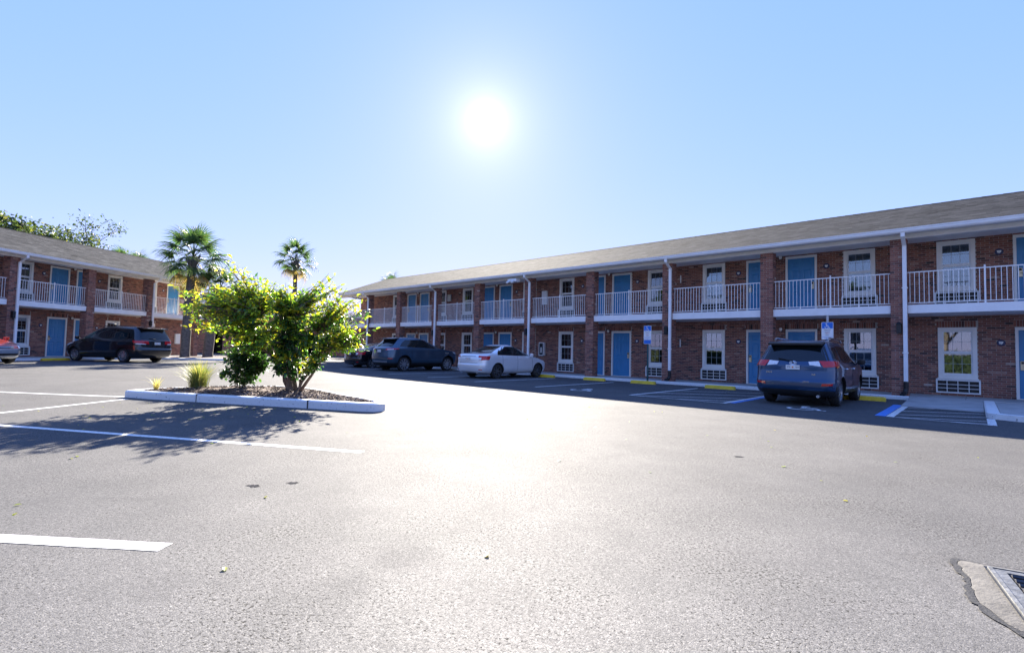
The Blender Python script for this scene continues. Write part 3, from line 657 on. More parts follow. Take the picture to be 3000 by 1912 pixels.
for f in rad:
    for q in inner:
        p = cen + (q - cen) * f; V.append((p.x + org.x, p.y + org.y, mound(p)))
m.add(V, [(a * kN + i, (a + 1) * kN + i, (a + 1) * kN + (i + 1) % kN, a * kN + (i + 1) % kN) for a in range(len(rad) - 1) for i in range(kN)])
m.build('mulch_bed', SOIL, island, sm=60)
chips = MB(); made = 0
while made < 3800:
    f = math.sqrt(random.random()) * .985; q = inner[random.randrange(kN)]; p = cen + (q - cen) * f; z = mound(p) + random.uniform(0, .015)
    l, w_, h = random.uniform(.02, .06), random.uniform(.008, .02), random.uniform(.004, .01)
    Mx = Matrix.Translation((p.x + org.x, p.y + org.y, z)) @ Matrix.Rotation(random.uniform(0, 6.28), 4, 'Z') @ Matrix.Rotation(random.uniform(-.5, .5), 4, 'Y')
    V = [Mx @ Vector(v) for v in ((-l, -w_, 0), (l, -w_ * .6, 0), (l * .9, w_, 0), (-l, w_ * .7, 0), (-l * .8, 0, h), (l * .8, 0, h))]
    chips.add(V, [(0, 1, 5, 4), (2, 3, 4, 5), (1, 2, 5), (3, 0, 4)], random.random()); made += 1
chips.build('bark_chips', MULCH, island)['kind'] = 'stuff'

# ------------------------------------------------------------------ leaves and plants
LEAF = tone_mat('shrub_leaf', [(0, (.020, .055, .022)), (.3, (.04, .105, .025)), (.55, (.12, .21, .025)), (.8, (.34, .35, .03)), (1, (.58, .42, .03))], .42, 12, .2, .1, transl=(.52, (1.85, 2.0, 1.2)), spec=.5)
LEAFD = tone_mat('dark_shrub_leaf', [(0, (.018, .05, .018)), (.6, (.045, .11, .022)), (1, (.14, .20, .03))], .38, 12, .25, .1, transl=(.42, (1.8, 2.0, 1.0)))
OAKLEAF = tone_mat('tree_leaf', [(0, (.03, .05, .025)), (.6, (.06, .085, .03)), (1, (.22, .19, .04))], .5, 5, .25, 0, transl=(.4, (1.7, 1.8, 1.0)))
BARK = tone_mat('bark', [(0, (.06, .045, .035)), (1, (.20, .15, .115))], .9, 14, .45, .8)
PALMBARK = tone_mat('palm_bark', [(0, (.07, .06, .05)), (1, (.20, .17, .14))], .9, 9, .45, .9)
FROND = tone_mat('palm_frond', [(0, (.025, .055, .025)), (.5, (.05, .095, .035)), (.8, (.13, .16, .05)), (.9, (.34, .24, .08)), (1, (.45, .30, .12))], .45, 5, .2, 0, transl=(.4, (1.7, 1.8, 1.1)))
GRASSM = tone_mat('grass_blade', [(0, (.06, .09, .03)), (.5, (.17, .20, .06)), (1, (.45, .38, .14))], .5, 5, .2, 0, transl=(.45, (1.7, 1.7, 1.0)))

def leaf_geo(L=.11, W=.05, fold=.25, curl=.2):
    # folded, pointed leaf along +X
    xs_ = [0, .3, .65, 1.0]; ws = [.12, 1, .8, .02]
    V = []
    for x, w_ in zip(xs_, ws):
        z = -curl * L * x * x; V += [(x * L, -w_ * W / 2, z + fold * w_ * W / 2), (x * L, 0, z), (x * L, w_ * W / 2, z + fold * w_ * W / 2)]
    F = []
    for i in range(3):
        a = i * 3; F += [(a, a + 3, a + 4, a + 1), (a + 1, a + 4, a + 5, a + 2)]
    return np.array(V), np.array(F)
def leaves_mesh(name, items, geo, matl):
    """items: (pos, matrix3, scale, tone)"""
    V0, F0 = geo; n = len(items); P = np.array([i[0] for i in items]); Mm = np.array([i[1] for i in items]); S = np.array([i[2] for i in items]); T = np.array([i[3] for i in items])
    V = np.einsum('nij,kj->nki', Mm, V0) * S[:, None, None] + P[:, None, :]
    F = (np.arange(n)[:, None, None] * len(V0) + F0[None]).reshape(-1, 4)
    me = fast_mesh(name, V.reshape(-1, 3), F, np.repeat(T, len(F0)), matl, False); return me
def orient(direction, roll):
    d = Vector(direction).normalized(); q = d.to_track_quat('X', 'Z').to_matrix() @ Matrix.Rotation(roll, 3, 'X'); return np.array(q)
def bez(a, b, c, n):
    return [a * (1 - t) ** 2 + b * 2 * t * (1 - t) + c * t * t for t in [i / n for i in range(n + 1)]]

def shrub(name, label, cat, base, lobes, nspr, per, leaf, matl, stems, leafscale, tone_f, individual=0, seed=1, spray=(), trunk_r=.07, spread=.2, stem_top=1.0):
    rnd = random.Random(seed); root = empty(name, base); tag(root, label, cat)
    tot = sum(l[6] for l in lobes); tips = []
    while len(tips) < nspr:
        u = rnd.uniform(0, tot)
        for l in lobes:
            u -= l[6]
            if u <= 0: break
        v = Vector((rnd.gauss(0, 1), rnd.gauss(0, 1), rnd.gauss(0, 1))).normalized() * rnd.uniform(.35, 1) ** .5
        p = Vector((l[0] + v.x * l[3], l[1] + v.y * l[4], l[2] + v.z * l[5]))
        if p.z > .12: tips.append(p)
    nb = len(tips); tips += [Vector(s_) for s_ in spray]
    tk = MB(); limbs = []
    for i in range(stems):                     # main stems fan out from the base
        a = 2 * math.pi * i / stems + rnd.uniform(-.3, .3); r0 = rnd.uniform(.05, spread)
        tgt = rnd.choice(tips); end = Vector((tgt.x * .55, tgt.y * .55, max(tgt.z * .72, .9 if trunk_r > .03 else .3) * stem_top)); b0 = Vector((math.cos(a) * r0, math.sin(a) * r0, -.06))
        mid_ = Vector((b0.x * 2.4 + end.x * .22, b0.y * 2.4 + end.y * .22, end.z * .55)); pts = bez(b0, mid_, end, 8)
        pts = [p + Vector((rnd.uniform(-.02, .02), rnd.uniform(-.02, .02), 0)) for p in pts]
        rr = trunk_r * rnd.uniform(.65, 1.1); tk.tube(pts, [rr * (1 - .72 * j / 8) for j in range(9)], 8, rnd.uniform(.2, .9)); limbs.append(pts)
    items = []
    for pi, p in enumerate(tips):              # twigs from the nearest limb, leaves along them
        best = min((q for L_ in limbs for q in L_[3:]), key=lambda q: (q - p).length + .3 * abs(q.z - p.z) + (1 if q.z > p.z + .3 else 0))
        midp = (best + p) / 2 + Vector((rnd.uniform(-.1, .1), rnd.uniform(-.1, .1), rnd.uniform(.0, .15))); pts = bez(best, midp, p, 5)
        tk.tube(pts, [.016, .012, .009, .007, .005, .003], 5, rnd.uniform(.2, .8))
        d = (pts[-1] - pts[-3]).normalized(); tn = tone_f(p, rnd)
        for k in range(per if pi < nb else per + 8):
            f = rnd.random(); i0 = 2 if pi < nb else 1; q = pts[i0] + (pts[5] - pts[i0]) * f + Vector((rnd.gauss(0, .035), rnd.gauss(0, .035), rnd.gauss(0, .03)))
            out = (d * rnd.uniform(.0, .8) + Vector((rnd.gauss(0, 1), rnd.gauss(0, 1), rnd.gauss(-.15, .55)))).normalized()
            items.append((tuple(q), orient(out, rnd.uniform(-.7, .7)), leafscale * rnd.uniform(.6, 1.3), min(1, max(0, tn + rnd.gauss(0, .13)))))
    tk.build('trunk', BARK, root, sm=60)
    cr_ = None
    items.sort(key=lambda i: i[0][1] - abs(i[0][2] - 1.3) * .2)
    cr_ = link('crown', leaves_mesh('crown', items[individual:], leaf, matl), root)
    if individual:
        cr_['kind'] = 'stuff'
        shared = []
        for t in np.linspace(.05, .95, 10):
            shared.append(leaves_mesh('leaf', [((0, 0, 0), np.eye(3), 1.0, t)], leaf, matl))
        for p, Mm, s_, t in items[:individual]:
            o = link('leaf', shared[min(9, int(t * 10))], cr_); o.matrix_local = Matrix.LocRotScale(Vector(p), Matrix(Mm.tolist()).to_quaternion(), Vector((s_,) * 3))
    return root
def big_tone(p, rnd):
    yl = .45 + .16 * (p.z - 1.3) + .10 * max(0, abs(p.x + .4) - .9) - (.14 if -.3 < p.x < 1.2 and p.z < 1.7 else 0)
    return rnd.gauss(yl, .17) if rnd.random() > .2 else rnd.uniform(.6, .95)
# local to the stem base at (-4.85, 11.35)
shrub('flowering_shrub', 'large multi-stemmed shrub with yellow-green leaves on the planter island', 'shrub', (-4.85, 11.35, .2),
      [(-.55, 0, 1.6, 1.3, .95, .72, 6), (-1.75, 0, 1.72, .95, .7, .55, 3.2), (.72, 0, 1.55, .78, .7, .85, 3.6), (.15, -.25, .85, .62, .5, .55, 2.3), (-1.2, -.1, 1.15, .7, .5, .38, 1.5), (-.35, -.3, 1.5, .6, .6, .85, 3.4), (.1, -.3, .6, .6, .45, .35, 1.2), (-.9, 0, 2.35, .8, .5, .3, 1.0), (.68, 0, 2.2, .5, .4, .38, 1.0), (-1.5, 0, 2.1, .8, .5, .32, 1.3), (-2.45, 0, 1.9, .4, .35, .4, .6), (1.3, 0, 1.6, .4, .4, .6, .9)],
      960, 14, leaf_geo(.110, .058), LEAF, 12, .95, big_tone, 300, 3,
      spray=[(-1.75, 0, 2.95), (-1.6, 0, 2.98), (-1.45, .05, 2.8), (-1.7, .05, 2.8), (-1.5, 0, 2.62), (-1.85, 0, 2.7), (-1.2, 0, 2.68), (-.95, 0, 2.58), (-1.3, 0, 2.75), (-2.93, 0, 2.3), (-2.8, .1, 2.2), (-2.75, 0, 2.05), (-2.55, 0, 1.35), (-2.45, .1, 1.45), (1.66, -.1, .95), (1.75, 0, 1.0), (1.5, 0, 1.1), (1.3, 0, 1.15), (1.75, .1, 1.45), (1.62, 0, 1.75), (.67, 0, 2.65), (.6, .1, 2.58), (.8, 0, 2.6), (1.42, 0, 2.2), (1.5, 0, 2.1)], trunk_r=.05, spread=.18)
shrub('small_shrub', 'small dark green leafy shrub beside the large shrub stems', 'shrub', (-6.2, 11.65, .18),
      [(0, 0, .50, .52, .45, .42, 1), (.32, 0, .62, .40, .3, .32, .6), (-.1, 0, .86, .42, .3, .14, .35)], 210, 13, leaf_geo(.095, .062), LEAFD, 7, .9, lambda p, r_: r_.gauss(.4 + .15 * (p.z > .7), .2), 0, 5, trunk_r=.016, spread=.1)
def grass_clump(name, label, base, n, h, spread, dry, seed):
    rnd = random.Random(seed); mb = MB()
    for i in range(n):
        a = rnd.uniform(0, 6.283); lean = abs(rnd.gauss(.35, .5)); L = h * rnd.uniform(.55, 1.1); r0 = rnd.uniform(0, spread); b = Vector((math.cos(a) * r0, math.sin(a) * r0, 0)); d = Vector((math.cos(a), math.sin(a), 0)); nrm = Vector((-d.y, d.x, 0)) * rnd.uniform(.004, .008)
        pts = [b + d * (lean * L * t * t) + Vector((0, 0, L * (t - .28 * lean * t * t))) for t in (0, .35, .7, 1)]
        V = [];
        for p, w_ in zip(pts, (1, .9, .6, .05)): V += [p - nrm * w_, p + nrm * w_]
        mb.add(V, [(0, 1, 3, 2), (2, 3, 5, 4), (4, 5, 7, 6)], min(1, max(0, rnd.gauss(dry, .25))))
    o = mb.build(name, GRASSM, None, base); return tag(o, label, 'grass')
grass_clump('grass_clump', 'arching clump of green and straw ornamental grass left of the small shrub', (-7.25, 11.75, .18), 520, .66, .20, .5, 2)
grass_clump('grass_clump', 'sparse dry straw-coloured grass tuft at the left end of the planter', (-7.95, 11.35, .16), 40, .34, .05, .95, 4)

# palms ---------------------------------------------------------------------------------
def frond_mesh(i, dead=False, n=26):
    rnd = random.Random(40 + i); mb = MB(); L = 1.0
    stem = bez(Vector((0, 0, 0)), Vector((.5, 0, .22)), Vector((.95, 0, .12 if not dead else -.15)), 5); mb.tube(stem, [.022, .018, .015, .012, .010, .008], 5, .55 if not dead else .92)
    hub = stem[-1]
    for k in range(n):
        a = R(-118 + 236 * k / (n - 1)); ln = (.85 - .22 * abs(a) / 2) * rnd.uniform(.88, 1.08)
        d = Vector((math.cos(a), math.sin(a) * .95, .12 - .25 * abs(math.sin(a)))); nrm = Vector((-math.sin(a), math.cos(a), .25)).normalized(); droop = rnd.uniform(.25, .55) * (1.7 if dead else 1)
        V = []
        for t, w_ in ((.0, .006), (.35, .026), (.7, .018), (1, .002)):
            p = hub + d * ln * t - Vector((0, 0, droop * ln * t ** 3)); V += [p - nrm * w_, p + Vector((0, 0, .008 * (t < .9))), p + nrm * w_]
        tn = rnd.uniform(.1, .72) if not dead else rnd.uniform(.82, 1)
        mb.add(V, [q for j in range(3) for q in ((j * 3, j * 3 + 1, j * 3 + 4, j * 3 + 3), (j * 3 + 1, j * 3 + 2, j * 3 + 5, j * 3 + 4))], tn)
    return mb.mesh('frond', FROND)
FR = [frond_mesh(i) for i in range(4)]; FRD = [frond_mesh(9 + i, True) for i in range(2)]
def palm(name, label, base, h, r, crown, nf, lean=(0, 0), seed=1, dead=5, group=None):
    rnd = random.Random(seed); root = empty(name, base); tag(root, label, 'palm tree', group)
    k = max(8, int(h * 4)); tk = MB(); pts = []; rr = []
    for i in range(k + 1):
        t = i / k; pts.append(Vector((lean[0] * t * t, lean[1] * t * t, h * t - .1))); rr.append(r * (1.12 - .25 * t + .25 * (t < .04) + (.22 if t > .93 else 0)) * (1 + rnd.uniform(-.04, .04) + (.035 if i % 2 else 0)))
    tk.tube(pts, rr, 14, .5)
    for i in range(int(26 * min(1, h / 4))):    # old leaf boots under the crown
        a = rnd.uniform(0, 6.283); z = h - rnd.uniform(.1, .9); d = Vector((math.cos(a), math.sin(a), 0)); f = z / h; c = Vector((lean[0] * f * f, lean[1] * f * f, z)); s_ = c + d * r * .85
        tk.tube([s_, s_ + d * .10 + Vector((0, 0, .16)), s_ + d * .2 + Vector((0, 0, .36))], [.05, .035, .02], 5, rnd.uniform(.3, 1))
    tk.build('trunk', PALMBARK, root, sm=50)
    for i in range(nf):
        el = R(78 - 128 * (i / (nf - 1)) ** .85); az = i * 2.39996 + rnd.uniform(-.25, .25); dd = i >= nf - dead
        sc = crown * rnd.uniform(.88, 1.1); rot = Matrix.Rotation(az, 4, 'Z') @ Matrix.Rotation(-el, 4, 'Y') @ Matrix.Rotation(rnd.uniform(-.4, .4), 4, 'X')
        f = link('frond', rnd.choice(FRD if dd else FR), root); f.matrix_local = Matrix.Translation((lean[0], lean[1], h + .05 - .5 * (i / nf) * .6)) @ rot @ Matrix.Scale(sc, 4)
    return root
palm('palm_tree', 'tall fan palm with thick trunk in front of the left motel wing', (-20.0, 30.9, .2), 6.35, .24, 1.28, 36, (.15, .1), 1, 3)
palm('palm_tree', 'short leaning fan palm right of the thick-trunked palm', (-19.2, 31.9, .2), 4.5, .27, .95, 26, (.55, .1), 2, 3)
palm('palm_tree', 'slender fan palm standing alone against the sky between the buildings', (-16.5, 38.0, .0), 7.75, .16, .98, 30, (-.05, 0), 3)
palm('palm_tree', 'fan palm with only its crown showing above the middle of the shrub', (-22.6, 47.0, .0), 4.9, .18, 1.3, 26, (0, 0), 4)
palm('palm_tree', 'fan palm crown half hidden just left of the slender palm trunk', (-22.0, 51.5, .0), 5.0, .18, 1.2, 24, (0, 0), 5)
palm('palm_tree', 'fan palm crown peeking over the left roof, nearer the leafy tree', st2(37.4, -40, 0), 7.45, .2, 1.15, 26, (0, 0), 6, 3)
palm('palm_tree', 'fan palm crown peeking over the left roof, beside the tall palm', st2(39.0, -40, 0), 7.6, .2, 1.05, 26, (0, 0), 7, 3)
palm('palm_tree', 'fan palm tip just showing over the far end of the long roof', st(50.6, 34, 0), 8.0, .2, 1.25, 26, (0, 0), 8, 3)

# leafy trees ----------------------------------------------------------------------------
def leafy_tree(name, label, base, h, spread, nleaf, seed, dens=1.0, lsize=.17, group=None):
    rnd = random.Random(seed); root = empty(name, base); tag(root, label, 'tree', group); tk = MB(); tips = []
    def grow(p, d, L, r, lvl):
        q = p + d * L; mid_ = (p + q) / 2 + Vector((rnd.uniform(-1, 1), rnd.uniform(-1, 1), rnd.uniform(-.3, .6))) * L * .10
        tk.tube(bez(p, mid_, q, 4), [r * (1 - .1 * j) for j in range(5)], max(5, 9 - lvl), rnd.uniform(.2, .7), cap=False)
        if lvl >= 2: tips.append((q, d, L)); tips.append((mid_, d, L))
        if lvl >= 5 or L < .35: return
        for k in range(rnd.choice((2, 3, 3)) if lvl else 5):
            a = rnd.uniform(0, 6.283); s_ = rnd.uniform(.45, .95) * spread; nd = (d + Vector((math.cos(a) * s_, math.sin(a) * s_, rnd.uniform(-.15, .35)))).normalized()
            grow(q, nd, L * rnd.uniform(.6, .85), r * rnd.uniform(.5, .66), lvl + 1)
    grow(Vector((0, 0, -.1)), Vector((0, 0, 1)), h * .30, h * .028, 0)
    items = []; geo = leaf_geo(lsize, lsize * .55)
    for i in range(nleaf):
        q, d, L = rnd.choice(tips); p = q + Vector((rnd.gauss(0, 1), rnd.gauss(0, 1), rnd.gauss(0, .8))) * L * .30
        o = Vector((rnd.gauss(0, 1), rnd.gauss(0, 1), rnd.gauss(-.1, .6))); items.append((tuple(p), orient(o, rnd.uniform(-1, 1)), rnd.uniform(.6, 1.3), min(1, max(0, rnd.gauss(.4, .22)))))
    k_ = h / max(i[0][2] for i in items); root.scale = (k_, k_, k_)
    tk.build('trunk', BARK, root, sm=60); link('crown', leaves_mesh('crown', items, geo, OAKLEAF), root); return root
leafy_tree('leafy_tree', 'dense leafy tree rising behind the left end of the left roof', st2(28.4, -43.5, 0), 10.8, 1.0, 16000, 11, lsize=.27)
leafy_tree('leafy_tree', 'thin-leaved tree showing sky through it behind the left roof', st2(38.0, -44, 0), 12.0, .95, 13000, 25, lsize=.24)
for i_, (a_, b_, h_) in enumerate(((2, -23, 9), (12, -26, 10.5), (22, -22, 9.5), (33, -27, 11), (-9, -25, 10), (46, -24, 10))):   # added behind the camera, out of view, to darken what the windows reflect
    leafy_tree('leafy_tree', 'leafy tree added behind the camera to darken the window reflections', st(a_, b_, 0), h_, 1.05, 7000, 60 + i_, lsize=.42, group='trees added to darken the window reflections')

hg = empty('added_hedge', st(20, -21, 0), ROT1); tag(hg, 'long clipped row of bushes added behind the camera to darken the window reflections', 'added_hedge')  # added out of view, keeps the bright horizon out of the lower window reflections
hb = MB(); hb.box(-32, 32, -.45, .45, 0, 1.7); hb.build('stems', OAKLEAF, hg); it_ = []; rh = random.Random(5)  # solid filler box instead of stems, blocks the bright horizon between the leaves
for i_ in range(14000):
    it_.append(((rh.uniform(-32.3, 32.3), rh.choice((-1, 1)) * rh.uniform(.3, .75), rh.uniform(.1, 2.2)), orient((rh.gauss(0, 1), rh.gauss(0, 1), rh.gauss(0, .6)), rh.uniform(-1, 1)), rh.uniform(.6, 1.4), min(1, max(0, rh.gauss(.35, .2)))))
link('crown', leaves_mesh('crown', it_, leaf_geo(.2, .11), OAKLEAF), hg)

# bed for the palms beside the left wing and the low wing closing the far end
bed = MB(); c0 = [st2(26.8, -26.1), st2(27.4, -21.6), st2(31.8, -20.6), st2(34.5, -22.5), st2(34.2, -26.1)]
lp = closed_curve([(p.x, p.y) for p in c0], 8); n = len(lp); ctr = sum(lp, Vector()) / n
bed.add([(p.x, p.y, .1) for p in lp] + [(p.x, p.y, .31) for p in lp] + [(*(ctr + (p - ctr) * .93).xy, .32) for p in lp], [(i, (i + 1) % n, n + (i + 1) % n, n + i) for i in range(n)] + [(n + i, n + (i + 1) % n, 2 * n + (i + 1) % n, 2 * n + i) for i in range(n)])
pb = bed.build('palm_bed', KERBP); tag(pb, 'white kerbed mulch bed under the two palms', 'planter')
mb = MB(); mb.add([(*(ctr + (p - ctr) * .93).xy, .325) for p in lp] + [(ctr.x, ctr.y, .40)], [(i, (i + 1) % n, n) for i in range(n)]); mb.build('mulch_bed', SOIL, pb)

lkroot = empty('link_wing', (-25.5, 53.5, 0), R(4)); tag(lkroot, 'low brick wing with dark openings seen behind the shrub between the buildings', 'building')
w = MB(); segs = [(-9, -6.3), (-5.0, -3.9), (-2.6, 3.0), (4.4, 8.2), (9.6, 10.2), (11.4, 14)]
for a, b in segs: w.box(a, b, 0, .4, 0, 2.6)
w.box(-9, 14, 0, .4, 2.6, 4.4); w.box(-9, -8.6, .4, 6, 0, 4.4); w.box(13.6, 14, .4, 6, 0, 4.4)
wl_ = w.build('wall', MORTAR, lkroot); A = []; T = []
z = .005; c = 0
while z < 4.35:
    for a, b in (segs if z < 2.6 else [(-9, 14)]): lay(a, b, z, -.012, (c % 2) * .1, A, T)
    z += BH + JT; c += 1
link('brick_courses', boxes_mesh('brick_courses', A, T, BRICK), wl_)['kind'] = 'stuff'
m = MB(); m.box(-8.5, 13.5, 2.2, 2.3, 0, 4.3); m.build('room_backing', DARKIN, lkroot)
m = MB(); m.box(-4.9, -4.0, .1, .16, 0, 2.05); m.build('door', WOODT, lkroot); m = MB(); m.box(4.5, 5.5, .1, .16, 0, 2.05); m.build('door', WOODT, lkroot)
m = MB(); m.add([(-9.4, -.8, 4.4), (14.4, -.8, 4.4), (14.4, 3, 4.95), (-9.4, 3, 4.95), (14.4, 6.6, 4.4), (-9.4, 6.6, 4.4)], [(0, 1, 2, 3), (3, 2, 4, 5), (1, 4, 2), (0, 3, 5), (0, 5, 4, 1)]); m.build('roof', SHINGLE, lkroot)
m = MB(); m.box(-9.4, 14.4, -.9, -.8, 4.28, 4.42); m.build('gutter', WHITE, lkroot)
fk = MB(); fk.chamfer(-14, 16, -3.2, 0, -.05, .12, .02); tag(fk.build('walkway', CONC, None, (-25.5, 53.5, 0), (0, 0, R(4))), 'pale walkway in front of the low wing at the far end', 'walkway', kind='structure')
# ------------------------------------------------------------------ cars
class Body:
    """car shell as a stack of rounded plan outlines: z, rear x, front x, half width, rear corner, front corner, rear bow, front bow"""
    def __init__(s, keys, taper=.03):
        s.K = np.array(keys, float); s.taper = taper; s.n = len(s.K)
        vs_ = np.linspace(0, s.n - 1, 400); s.zt = np.array([s.row(v)[0] for v in vs_]); s.vt = vs_
    def row(s, v):
        i = int(min(max(math.floor(v), 0), s.n - 2)); t = v - i; K = s.K
        a, b, c, d = K[max(i - 1, 0)], K[i], K[i + 1], K[min(i + 2, s.n - 1)]
        m1 = (c - a) / 2; m2 = (d - b) / 2
        # monotone-ish: limit tangents
        dl = c - b; m1 = np.where(m1 * dl <= 0, 0, np.sign(dl) * np.minimum(np.abs(m1), 2.5 * np.abs(dl))); m2 = np.where(m2 * dl <= 0, 0, np.sign(dl) * np.minimum(np.abs(m2), 2.5 * np.abs(dl)))
        t2, t3 = t * t, t ** 3
        return (2 * t3 - 3 * t2 + 1) * b + (t3 - 2 * t2 + t) * m1 + (-2 * t3 + 3 * t2) * c + (t3 - t2) * m2
    def half(s, v):
        z, xr, xf, hw, rr, rf, br, bf = s.row(v); P = []
        for a in np.linspace(0, 1, 8): y = (hw - rr) * a; P.append((xr + br * (y / hw) ** 2, y))
        cx = P[-1][0]
        for a in np.linspace(0, math.pi / 2, 8)[1:]: P.append((cx + rr * 1.15 * (1 - math.cos(a)), hw - rr + rr * math.sin(a)))
        x1 = P[-1][0]; fx = xf - bf * ((hw - rf) / hw) ** 2; x2 = fx - rf * 1.25
        for a in np.linspace(0, 1, 34)[1:-1]: P.append((x1 + (x2 - x1) * a, hw))
        for a in np.linspace(0, math.pi / 2, 9): P.append((x2 + rf * 1.25 * math.sin(a), hw - rf + rf * math.cos(a)))
        for a in np.linspace(1, 0, 8)[1:]: y = (hw - rf) * a; P.append((xf - bf * (y / hw) ** 2, y))
        P = np.array(P); xm = (xr + xf) / 2; u = np.abs((P[:, 0] - xm) / max((xf - xr) / 2, .05)); P[:, 1] *= 1 - s.taper * u ** 3
        return z, P
    def at_z(s, z): return float(np.interp(z, s.zt, s.vt))
    def pt(s, z, spec, side, off):
        z_, P = s.half(s.at_z(z)); seg = np.hypot(*np.diff(P, axis=0).T); A = np.concatenate([[0], np.cumsum(seg)]); k, val = spec
        if k == 'x': a = np.interp(val, P[:, 0], A)
        elif k == 'y': j = int(np.argmax(P[:, 1])); a = np.interp(val, P[:j + 1, 1], A[:j + 1])
        elif k == 'yf': j = len(P) - 1 - int(np.argmax(P[::-1, 1])); a = np.interp(-val, -P[j:, 1], A[j:])
        elif k == 'af': a = A[-1] - val
        else: a = val
        x = np.interp(a, A, P[:, 0]); y = np.interp(a, A, P[:, 1]); e = .02
        tx = np.interp(a + e, A, P[:, 0]) - np.interp(a - e, A, P[:, 0]); ty = np.interp(a + e, A, P[:, 1]) - np.interp(a - e, A, P[:, 1]); l = math.hypot(tx, ty) or 1
        nx, ny = -ty / l, tx / l
        return (x + nx * off, (y + ny * off) * side, z)
    def mesh(s, name, mats, low_z, sub=4):
        rows = [s.half(v) for v in np.linspace(0, s.n - 1, (s.n - 1) * sub + 1)]; V = []; n = None
        for z, P in rows:
            ring = [(x, y, z) for x, y in P] + [(x, -y, z) for x, y in P[-2:0:-1]]; n = len(ring); V += ring
        F = [(i * n + j, i * n + (j + 1) % n, (i + 1) * n + (j + 1) % n, (i + 1) * n + j) for i in range(len(rows) - 1) for j in range(n)]
        F = [f[::-1] for f in F]
        F.append(tuple(range(n))); F.append(tuple((len(rows) - 1) * n + j for j in range(n - 1, -1, -1)))
        me = bpy.data.meshes.new(name); me.from_pydata(V, [], F)
        for mt in mats: me.materials.append(mt)
        for p in me.polygons: p.material_index = 1 if p.center.z < low_z else 0
        bm = bmesh.new(); bm.from_mesh(me); bmesh.ops.recalc_face_normals(bm, faces=bm.faces); bm.to_mesh(me); bm.free()
        return me
    def patch(s, Lf, Rt, side=1, off=.004, nz=8, nx=10, skirt=.012):
        """Lf, Rt: lists of (z, (kind, value)); the band between them laid on the shell"""
        zl = [p[0] for p in Lf]; zr = [p[0] for p in Rt]; g = []
        for i in range(nz + 1):
            t = i / nz; r = []
            def edge(E, zs):
                z = zs[0] + (zs[-1] - zs[0]) * t; k = E[0][1][0]; return z, np.interp(z, zs, [p[1][1] for p in E]), k
            za, a, ka = edge(Lf, zl); zb, b, kb = edge(Rt, zr)
            for j in range(nx + 1):
                u = j / nx; z = za + (zb - za) * u
                if ka == kb: r.append((z, (ka, a + (b - a) * u)))
            g.append(r)
        V = []; F = []; w = nx + 1
        for o in (off, off - skirt):
            for r in g:
                for z, sp in r: V.append(s.pt(z, sp, side, o))
        N = w * (nz + 1)
        for i in range(nz):
            for j in range(nx): F.append((i * w + j, i * w + j + 1, (i + 1) * w + j + 1, (i + 1) * w + j))
        bd = [j for j in range(w)] + [i * w + nx for i in range(1, nz + 1)] + [nz * w + j for j in range(nx - 1, -1, -1)] + [i * w for i in range(nz - 1, 0, -1)]
        for i in range(len(bd)): a, b = bd[i], bd[(i + 1) % len(bd)]; F.append((a, b, N + b, N + a))
        if side < 0: F = [f[::-1] for f in F]
        m = MB(); m.add(V, F); return m

def wheel_meshes(r, w, spokes, rimm, style=0, rf=.68):
    m = MB(); h = w / 2; m.lathe([(r * rf, -h * .86), (r * .80, -h), (r * .93, -h * .96), (r * .985, -h * .72), (r, -h * .3), (r, h * .3), (r * .985, h * .72), (r * .93, h * .96), (r * .80, h), (r * rf, h * .86)], 40, 'y', close=True)
    ty = m.mesh('tyre', RUBBER, 40)
    m = MB(); R_ = r * rf; m.lathe([(R_ * .93, -h * .9), (R_ * .92, -h * .1)], 40, 'y', mi=0); m.lathe([(R_ * .95, -h * .15), (0, -h * .15)], 40, 'y', mi=1)
    m.lathe([(R_ * 1.01, -h * .84), (R_ * .99, -h * .93), (R_ * .93, -h * .93), (R_ * .91, -h * .5)], 40, 'y'); m.lathe([(0, -h * .86), (R_ * .15, -h * .84), (R_ * .2, -h * .6)], 20, 'y')
    for k in range(spokes):
        for dd in ((-.10, .10) if style else (0,)):
            a = 2 * math.pi * k / spokes + dd; ca, sa = math.cos(a), math.sin(a); tw = .035 if style else .06
            def P_(rad_, w_, y): return (ca * rad_ - sa * w_, y, sa * rad_ + ca * w_)
            w1 = .16 * 2 * math.pi * R_ / spokes / (2 if style else 1); w0 = w1 * .8
            m.add([P_(R_ * .12, -w0, -h * .84), P_(R_ * .12, w0, -h * .84), P_(R_ * .96, w1, -h * .78), P_(R_ * .96, -w1, -h * .78), P_(R_ * .12, -w0, -h * .5), P_(R_ * .12, w0, -h * .5), P_(R_ * .96, w1, -h * .4), P_(R_ * .96, -w1, -h * .4)], [(0, 1, 2, 3), (0, 3, 7, 4), (1, 5, 6, 2)])
    rim = m.mesh('rim', [rimm, BLACK]); return ty, rim

